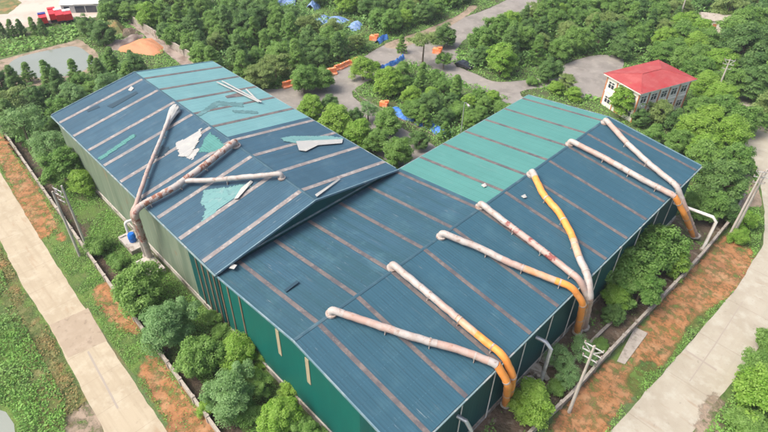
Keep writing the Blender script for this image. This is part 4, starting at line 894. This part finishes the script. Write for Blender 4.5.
def tpx(key, u, v, dpx, label, **kw):        # crown centre and diameter on the photo, worked back to a ground spot and size
    h0 = PROTO[key][2]; r = 2.5
    for _ in range(4): q = G(u, v, h0*r); r = dpx/2*dist(q)/F_*.98
    return tree(key, q, r, label, **kw)

# ------------------------------------------------------------------ single trees
GL = 'trees between the left boundary wall and the warehouses'
for k, u, v, d, lab in (
    ('mid', 139, 290, 50, 'round mid green tree at the boundary wall just below the duct foot'),
    ('pale', 169, 325, 52, 'greyish green dense round tree by the wall, second below the duct foot'),
    ('mid', 200, 357, 44, 'mid green tree by the wall, third below the duct foot'),
    ('bright2', 237, 352, 38, 'leafy bright green tree closest to the plinth of the teal wall'),
    ('pale', 231, 392, 52, 'light green spreading tree by the lower end of the left boundary wall'),
    ('bright', 280, 418, 42, 'light green tree at the bottom edge left of the teal wall'),
    ('mid2', 258, 384, 26, 'small mid green tree between two larger ones below the teal wall'),
    ('bushb', 206, 409, 18, 'small light bush leaning over the left boundary wall near the bottom'),
    ('bushd', 98, 246, 26, 'low dark bush in the lawn beside the poles by the left road'),
    ('bushd', 118, 262, 18, 'small low bush in the lawn above the round tree at the duct foot'),
    ('mid2', 62, 168, 40, 'spreading green tree near the pale wall corner beside the boundary wall'),
    ('bright2', 82, 182, 28, 'low bright green tree touching the foot of the pale wall'),
    ('airy', 48, 146, 36, 'pale loose tree beside the far corner of the pale wall'),
    ('airy', 22, 124, 42, 'pale grey green loose tree at the left frame edge beside the boundary wall'),
    ('olive', 8, 105, 36, 'olive green tree cut by the left frame edge'),
    ('bushb', 291, 392, 22, 'light green bush between teal wall and the lower trees, highest one'),
    ('bushd', 222, 332, 20, 'small bush in the lawn left of the leafy tree at the plinth'),
    ('bushb', 262, 358, 18, 'small bright bush close to the plinth right of the leafy tree'),
    ('bushd', 248, 415, 26, 'dark green bush at the bottom edge beside the left boundary wall'),
    ('mid2', 214, 318, 18, 'small young tree alone in the lawn near the plinth'),
    ('mid2', 305, 433, 30, 'green tree cut by the bottom edge below the teal wall')):
    tpx(k, u, v, d, lab, group=GL)
for k, u, v, d, lab in (
    ('bright', 531, 403, 46, 'large bright green round bush tree beside the lowest orange downpipes'),
    ('mid', 622, 268, 52, 'big dense green tree in the row along the dark right wall, lower one'),
    ('mid', 652, 250, 56, 'big dense green tree in the row along the dark right wall, upper one'),
    ('mid2', 640, 292, 38, 'dense green tree overhanging the right boundary wall above the concrete slab'),
    ('bright2', 618, 298, 30, 'bright leafy tree at the lower end of the row by the dark wall'),
    ('dark', 614, 315, 22, 'small dark green bush tree just below the row by the dark wall'),
    ('bright2', 676, 262, 30, 'green tree at the foot of the far duct pair beside the boundary wall'),
    ('mid', 708, 206, 36, 'round green tree under the long white elbow pipe'),
    ('dark', 728, 212, 24, 'dark green tree beside the top corner poles of the right boundary wall'),
    ('dark', 722, 184, 44, 'dark green dense tree just beyond the far right roof corner'),
    ('mid', 706, 160, 40, 'mid green tree touching the far right roof corner'),
    ('mid', 735, 160, 36, 'tree beside the curve of the right road beyond the roof corner'),
    ('airy', 560, 358, 30, 'feathery pale shrub between boundary wall and the middle orange downpipes'),
    ('airy', 582, 350, 28, 'feathery light green shrub beside the single power pole'),
    ('airy', 568, 376, 24, 'feathery low shrub at the foot of the single power pole'),
    ('bushd', 600, 346, 16, 'small round shrub against the right boundary wall near the slab'),
    ('bushd', 556, 388, 18, 'small shrub in the strip between bright round tree and power pole'),
    ('bushb', 745, 222, 24, 'light green bush on the grass beside the corner poles'),
    ('bushb', 738, 238, 18, 'low light green bush left of the curved road edge'),
    ('bushb', 758, 396, 50, 'green bush mass on the verge right of the right road at the bottom corner'),
    ('mid2', 760, 372, 36, 'green tree on the verge at the right edge below the road'),
    ('bushd', 748, 425, 36, 'dark low bush at the bottom right corner'),
    ('mid', 778, 345, 36, 'green tree cut by the right frame edge beside the road')):
    tpx(k, u, v, d, lab, group='trees and bushes along the right boundary wall and road')
for k, u, v, d, lab in (
    ('bright2', 363, 69, 25, 'round bright green tree at the bend of the pale road'),
    ('bright', 388, 83, 30, 'large round bright green tree inside the nook behind the bend'),
    ('bright', 412, 97, 21, 'smaller yellowish green tree beside the large round one in the nook'),
    ('mid', 304, 80, 30, 'loose green tree standing on the pale road corner by the orange row'),
    ('mid', 321, 79, 24, 'second loose green tree on the pale road corner by the orange row'),
    ('bright', 311, 108, 28, 'bright green round tree at the left roof eave, farthest of the eave row'),
    ('bright', 336, 122, 34, 'bright green round tree second along the eave row of the left roof'),
    ('dark', 330, 104, 18, 'dark small tree behind the bright eave row'),
    ('bright2', 360, 134, 30, 'bright green tree third along the eave row of the left roof'),
    ('dark', 355, 118, 18, 'dark green small tree behind the third of the eave row'),
    ('airy', 368, 110, 20, 'slim airy tree standing on the kerb above the eave row'),
    ('mid', 376, 141, 28, 'mid green tree fourth along the eave row of the left roof'),
    ('mid', 388, 122, 28, 'tall mid green tree above the corner between the two warehouses'),
    ('mid', 398, 152, 32, 'pale green tree in the corner between both warehouse roofs'),
    ('dark', 419, 141, 20, 'dark round tree at the teal roof eave on the road'),
    ('cone', 402, 46, 14, 'slim tall tree on the kerb left of the back road junction'),
    ('umbrella', 424, 40, 26, 'flat topped tree with a bare trunk at the back road junction'),
    ('mid2', 444, 60, 17, 'loose tree at the corner of the back road left of the dark car'),
    ('bright', 376, 66, 10, 'tiny bright tree next to the long blue tarp'),
    ('dark', 445, 37, 22, 'dark tree between the two back roads'),
    ('bright', 502, 60, 32, 'round bright green tree at the grove edge above the dark car'),
    ('dark', 550, 71, 24, 'dark round tree on the small island beside the asphalt yard'),
    ('olive', 568, 82, 18, 'olive tree on the small island beside the asphalt yard'),
    ('bushb', 556, 89, 16, 'light green bush on the small island behind the teal roof'),
    ('bushb', 574, 95, 16, 'light green bush at the foot of the red roofed house'),
    ('bushd', 532, 82, 12, 'small dark bush at the left end of the road island'),
    ('bright', 629, 100, 36, 'round green tree right in front of the red roofed house'),
    ('dark', 640, 118, 18, 'dark tree at the ridge end of the right warehouse'),
    ('olive', 660, 112, 24, 'olive tree in front of the long side of the red roofed house'),
    ('dark', 676, 122, 22, 'dark tree behind the blue roof slope near the red roofed house'),
    ('mid2', 655, 135, 20, 'green tree touching the far gable of the right warehouse'),
    ('mid', 678, 142, 26, 'green tree behind the far eave corner of the right warehouse'),
    ('olive', 127, 85, 0, '')):
    if d: tpx(k, u, v, d, lab, group='trees round the nook and the red roofed house')
for k, u, v, d, lab in (
    ('dark', 742, 48, 40, 'large dark round tree at the right edge beyond the grove'),
    ('dark', 762, 68, 34, 'large dark tree cut by the right edge, lower of two'),
    ('mid', 752, 22, 34, 'broad olive tree near the top right corner'),
    ('cone', 93, 65, 14, 'conical dark tree at the right end of the pond'),
    ('cone', 28, 74, 18, 'conical tree left in front of the pond'),
    ('cone', 47, 73, 18, 'conical tree in the middle in front of the pond'),
    ('dark', 86, 26, 20, 'dark tree at the end of the green field beside the trucks'),
    ('dark', 102, 34, 24, 'round dark tree beside the grassy earth heap'),
    ('bright', 148, 16, 26, 'bright round tree behind the diagonal wall'),
    ('cone', 163, 28, 14, 'small yellowish conical tree against the diagonal wall')):
    tpx(k, u, v, d, lab, group='large trees in the distance')
for i, (u, v) in enumerate(((2, 32), (12, 30), (20, 29), (33, 27), (42, 29))):
    tpx('cone' if i % 2 else 'dark2', u, v, 13, 'dark conical tree in the row between green field and far yard', group='row of trees between field and yard')

# ------------------------------------------------------------------ groves (one object per tree, spread through each plot)
def inside(x, y, poly):
    c = False; n = len(poly)
    for i in range(n):
        x1, y1 = poly[i]; x2, y2 = poly[(i+1) % n]
        if (y1 > y) != (y2 > y) and x < (x2-x1)*(y-y1)/(y2-y1)+x1: c = not c
    return c
def spread(poly, sp, keep=None, n=6000):
    xs = [p[0] for p in poly]; ys = [p[1] for p in poly]; out = []
    for _ in range(n):
        x, y = random.uniform(min(xs), max(xs)), random.uniform(min(ys), max(ys))
        if not inside(x, y, poly): continue
        s = sp*random.uniform(.85, 1.2)
        if any((x-a)**2+(y-b)**2 < s*s for a, b in out): continue
        if any((x-a)**2+(y-b)**2 < (r*.8+sp*.42)**2 for a, b, r in TREES_FIX): continue
        out.append((x, y))
    return out
TREES_FIX = list(TREES)+[(*G(u, v, 1.5).to_2d(), r_) for u, v, r_ in ((318, 22, 6), (326, 24, 6), (336, 26, 6), (352, 31, 6), (312, 12, 5), (290, 6, 6), (290, 90, 3), (382, 44, 5), (330, 80, 4), (462, 70, 7), (448, 70, 5))]
NG = 0
UNDER = []
def grove(px, z, sp, rr, kinds, label, group, bushes=False):
    global NG
    poly = [tuple(G(u, v, z).to_2d()) for u, v in px]; pts = spread(poly, sp); UNDER.append(poly)
    for x, y in pts:
        r = random.uniform(*rr); k = random.choice(kinds); tree(k, (x, y), r, label, group=group); NG += 1
    print('grove', label, len(pts))
grove([(208, 64), (196, 50), (168, 34), (138, 12), (140, -6), (262, -6), (300, 0), (340, 16), (368, 34), (364, 42), (340, 50), (310, 62), (286, 72), (262, 78), (248, 78), (236, 70)], 3.0, 5.0, (2.1, 3.5),
      ['dark', 'cone', 'mid', 'mid2', 'dark2', 'olive', 'cone', 'mid', 'dark'], 'green tree in the dense grove behind the teal roof of the left warehouse', 'trees of the grove behind the left warehouse')
grove([(-10, 88), (0, 76), (30, 80), (60, 74), (92, 68), (108, 60), (128, 58), (150, 66), (168, 66), (160, 75), (136, 74), (96, 94), (52, 112), (56, 128), (38, 146), (14, 132), (-10, 118)], 3.0, 4.6, (1.8, 3.0),
      ['dark', 'dark2', 'cone', 'mid', 'cone', 'mid2', 'pale'], 'green tree in the grove between the pond and the left warehouse', 'trees of the grove beside the pond')
grove([(386, 78), (398, 66), (430, 72), (446, 82), (470, 90), (512, 100), (492, 112), (470, 124), (446, 138), (430, 122), (404, 108)], 2.2, 3.9, (1.5, 2.5),
      ['mid', 'bright', 'mid2', 'dark', 'bushd', 'cone', 'mid2', 'mid'], 'green tree in the triangular plot behind the teal roof', 'trees of the triangular plot')
grove([(470, 58), (466, 46), (500, 26), (548, 4), (610, -10), (676, -6), (690, 20), (640, 46), (620, 48), (596, 42), (566, 48), (520, 58), (496, 60)], 3.0, 5.0, (2.1, 3.5),
      ['dark', 'mid', 'mid2', 'cone', 'bright', 'olive', 'dark2', 'cone'], 'green tree in the big grove above the asphalt yard', 'trees of the grove above the asphalt yard')
grove([(640, 50), (690, 18), (704, 36), (722, 66), (748, 108), (752, 126), (740, 142), (716, 142), (700, 150), (680, 132), (684, 112), (706, 96), (704, 78), (670, 58)], 3.4, 5.2, (2.7, 3.7),
      ['bright', 'bright2', 'mid', 'mid', 'bright'], 'bright green tree in the tall belt right of the red roofed house', 'trees of the belt beside the red roofed house')
grove([(300, -6), (470, -40), (490, -20), (460, -4), (430, 10), (405, 20), (390, 24), (376, 22), (356, 10), (330, -2)], 3.4, 5.6, (2.4, 3.3),
      ['mid', 'bright', 'mid', 'olive', 'dark'], 'green tree in the belt along the top edge behind the back road', 'trees of the belt behind the back road')
grove([(724, 10), (790, -20), (800, 120), (772, 118), (762, 96), (742, 70), (724, 36)], 3.8, 7.0, (3.4, 4.8),
      ['dark', 'olive', 'dark', 'mid2'], 'dark tree in the wood at the right edge beyond the road', 'trees of the wood at the right edge')
grove([(690, 2), (700, -20), (790, -40), (790, -20), (722, 8)], 3.8, 7.5, (3.4, 4.6), ['dark', 'olive', 'mid2'], 'dull green tree in the far wood at the top right', 'trees of the far top right wood')
grove([(104, 12), (112, 0), (140, -6), (140, 10), (126, 14)], 3.0, 5.0, (2.4, 3.2), ['mid', 'dark'], 'green tree behind the sheds of the far yard', 'trees behind the far yard sheds')
print('TREES', len(TREES))

# ------------------------------------------------------------------ grass, weeds and undergrowth
def vnoise(x, y, s, seed):
    xi, yi = np.floor(x/s).astype(np.int64), np.floor(y/s).astype(np.int64); fx, fy = x/s-xi, y/s-yi
    def h(a, b): return (np.sin(a*127.1+b*311.7+seed*17.3)*43758.5453) % 1
    fx, fy = fx*fx*(3-2*fx), fy*fy*(3-2*fy)
    return (h(xi, yi)*(1-fx)+h(xi+1, yi)*fx)*(1-fy)+(h(xi, yi+1)*(1-fx)+h(xi+1, yi+1)*fx)*fy
def in_poly_np(x, y, poly):
    c = np.zeros(len(x), bool); n = len(poly)
    for i in range(n):
        x1, y1 = poly[i]; x2, y2 = poly[(i+1) % n]
        if y1 == y2: continue
        k = ((y1 > y) != (y2 > y)) & (x < (x2-x1)*(y-y1)/(y2-y1)+x1); c ^= k
    return c
def tufts(name, poly, dens, hgt, size, m, label, thr=.35, seed=1, avoid=(), lobes=True):
    r = np.random.default_rng(seed); global rng; rng = r
    xs = [p[0] for p in poly]; ys = [p[1] for p in poly]; n = int((max(xs)-min(xs))*(max(ys)-min(ys))*dens)
    x, y = r.uniform(min(xs), max(xs), n), r.uniform(min(ys), max(ys), n)
    nz = .5*vnoise(x, y, 2.6, seed)+.3*vnoise(x, y, 1.1, seed+5)+.2*vnoise(x, y, 7, seed+9)
    k = in_poly_np(x, y, poly) & (nz > thr+r.normal(0, .03, n))
    for p_ in avoid: k &= ~in_poly_np(x, y, p_)
    for p_ in SOIL: k &= ~(in_poly_np(x, y, p_) & (r.uniform(0, 1, n) < .9))
    x, y, nz = x[k], y[k], nz[k]; n = len(x)
    hh = hgt*np.clip((nz-thr)*2.6, .15, 1.2)
    z = r.uniform(.05, 1, n)*hh
    nn = unit(np.stack([r.normal(0, .7, n), r.normal(0, .7, n), np.ones(n)*.9], 1))
    V, Q = leaf_quads(np.stack([x, y, z+.03], 1), nn, size, asp=2.0); tint = np.clip(.35*vnoise(x, y, 1.7, seed+3)+.5*r.uniform(0, 1, n)+.3*(z/hgt)*0, 0, 1)
    me = mesh_np(name, V, Q, M[m], tint); o = bpy.data.objects.new(name, me); C.objects.link(o); tag(o, label, None, None, 'stuff'); print(name, n); return o
w2 = lambda pts: [tuple(G(*q).to_2d()) for q in pts]
roadLp = [(-200, -1), (-130, -6.3), (-95, -8.8), (-60, -9.9), (-40, -11), (-22, -11.9), (-9.5, -12.3), (7.5, -12.8), (40, -14), (40, -20.3), (10, -18.5), (-2, -18.1), (-17.3, -17.1), (-27, -17.2), (-39.8, -16.4), (-60, -14.8), (-95, -13.6), (-130, -11.2), (-200, -5)]
pondL = w2([(-20, 400), (8, 407), (18, 424), (20, 445), (-40, 460)])
tufts('weeds', w2([(-20, 262), (0, 262), (12, 300), (30, 335), (50, 372), (66, 400), (66, 440), (-30, 440), (-30, 300)]), 46, 1.0, .16, 'weed', 'tall green weeds covering the bank left of the concrete road', thr=.3, seed=2, avoid=[roadLp, pondL])
tufts('dry_grass', w2([(0, 246), (16, 262), (24, 290), (48, 328), (66, 362), (86, 408), (66, 416), (40, 372), (20, 320), (0, 282)]), 26, .35, .14, 'dryweed', 'yellowish dry grass along the left road edge', thr=.42, seed=3, avoid=[roadLp])
tufts('grass', [(-75, -9.8), (-40, -10.6), (-22, -11.6), (-9.5, -12.1), (7.5, -12.6), (30, -13.2), (30, -10), (11, -9.3), (-18, -8.3), (-48, -6.9), (-75, -5.6)], 60, .4, .1, 'weed', 'short green grass between the left road and the boundary wall', thr=.4, seed=4)
tufts('lawn_grass', [(-75, -4.8), (-48.8, -6.2), (-18, -7.6), (11, -8.6), (36, -9.4), (36, -.5), (-51, -.5), (-75, 8)], 60, .5, .115, 'weed', 'rank green grass between the boundary wall and the warehouse walls', thr=.3, seed=5, avoid=[[(-70, -5.2), (-48.8, -6.3), (-18, -7.7), (11, -8.7), (20, -9), (20, -7.6), (11, -7.1), (-18, -6.6), (-34, -5.8), (-48.8, -4.8), (-70, -3.8)]])
tufts('grass', w2([(628, 386), (636, 366), (652, 360), (664, 368), (688, 328), (700, 314), (732, 292), (736, 298), (692, 344), (640, 404), (612, 436), (600, 440), (626, 398)]), 55, .4, .11, 'weed', 'green grass on the orange soil beside the right road', thr=.38, seed=6, avoid=[RE_L+RE_R])
tufts('grass', w2([(738, 234), (740, 210), (758, 206), (764, 224), (758, 250), (735, 292), (728, 296), (744, 270), (748, 250)]), 50, .5, .12, 'weed', 'green grass at the curve of the right road', thr=.32, seed=7, avoid=[RE_L+RE_R])
tufts('weeds', [(49.5, 20), (50, 32), (51.2, 53), (53.4, 68), (53, 80), (70, 84), (74, 20)], 42, .8, .16, 'weed', 'green weeds and ground cover right of the right road', thr=.3, seed=8, avoid=[RE_L+RE_R])
tufts('weeds', [(32.2, 10), (32.2, 66), (37.4, 66), (36.6, 40), (36.2, 20), (35.8, 10)], 24, .5, .14, 'weed', 'patchy weeds in the strip beside the dark right wall', thr=.58, seed=9)
tufts('field_crop', w2([(-20, 58), (0, 42), (40, 33), (70, 27), (82, 34), (70, 41), (30, 51), (0, 58)]), 3, .8, .5, 'weed', 'green crop field behind the pond', thr=.2, seed=10)
for i, poly in enumerate(UNDER):
    tufts('undergrowth', poly, (10 if i not in (0, 3) else 6.5), (1.5 if i == 2 else 2.6), (.26 if i == 2 else .36), 'under', 'low green undergrowth below the trees of a grove', thr=.2, seed=20+i)
tufts('weeds', w2([(452, 62), (480, 72), (520, 70), (566, 60), (600, 50), (600, 44), (560, 52), (500, 62), (456, 50)]), 4, .9, .4, 'weed', 'light green weeds along the grove edge by the back road', thr=.35, seed=40)
tufts('weeds', w2([(396, 66), (440, 76), (500, 102), (512, 98), (470, 84), (430, 66), (404, 60)]), 9, .7, .26, 'weed', 'green weeds along the edge of the triangular plot', thr=.3, seed=41)
tufts('weeds', w2([(530, 84), (560, 96), (604, 104), (604, 98), (574, 94), (552, 82), (540, 76)]), 5, .8, .4, 'weed', 'green weeds on the small road island', thr=.3, seed=42)
tufts('weeds', w2([(200, 70), (230, 80), (262, 94), (290, 82), (350, 62), (372, 52), (356, 56), (290, 78), (262, 84), (214, 64)]), 4, .8, .4, 'weed', 'green weeds at the near edge of the dense grove', thr=.35, seed=43)

BLD = [[(-52, -1), (1, -1), (1, 31.5), (-52, 31.5)], [(-1, -1), (32.5, -1), (32.5, 67), (-1, 67)]]
tufts('ground_cover', [(-115, 18), (-80, -2), (-52, 2), (-52, 31), (0, 31), (0, 68), (34, 68), (40, 92), (30, 150), (-20, 190), (-110, 110)], 13.0, .5, .2, 'weed', 'mixed grass and low weeds around the back roads and groves', thr=.36, seed=60, avoid=ROADS+BLD)
tufts('ground_cover', [(-150, 25), (-115, 18), (-95, 30), (-110, 60), (-140, 60)], 3.0, .7, .45, 'weed', 'mixed grass and low weeds around the pond and field', thr=.4, seed=61, avoid=ROADS)

# ------------------------------------------------------------------ hazy humid air
hb = MB().hexa((-420, -160, -1), (700, 0, 0), (0, 620, 0), (0, 0, 66))
hz = bpy.data.materials.new('haze_air'); hz.use_nodes = True; N = hz.node_tree.nodes; N.remove(N['Principled BSDF'])
pv = N.new('ShaderNodeVolumePrincipled'); pv.inputs['Color'].default_value = (.86, .92, 1, 1); pv.inputs['Density'].default_value = .00026; pv.inputs['Anisotropy'].default_value = .2
hz.node_tree.links.new(pv.outputs[0], N['Material Output'].inputs['Volume'])
tag(hb.build('haze', hz), 'thin pale haze in the humid air', None, None, 'stuff')
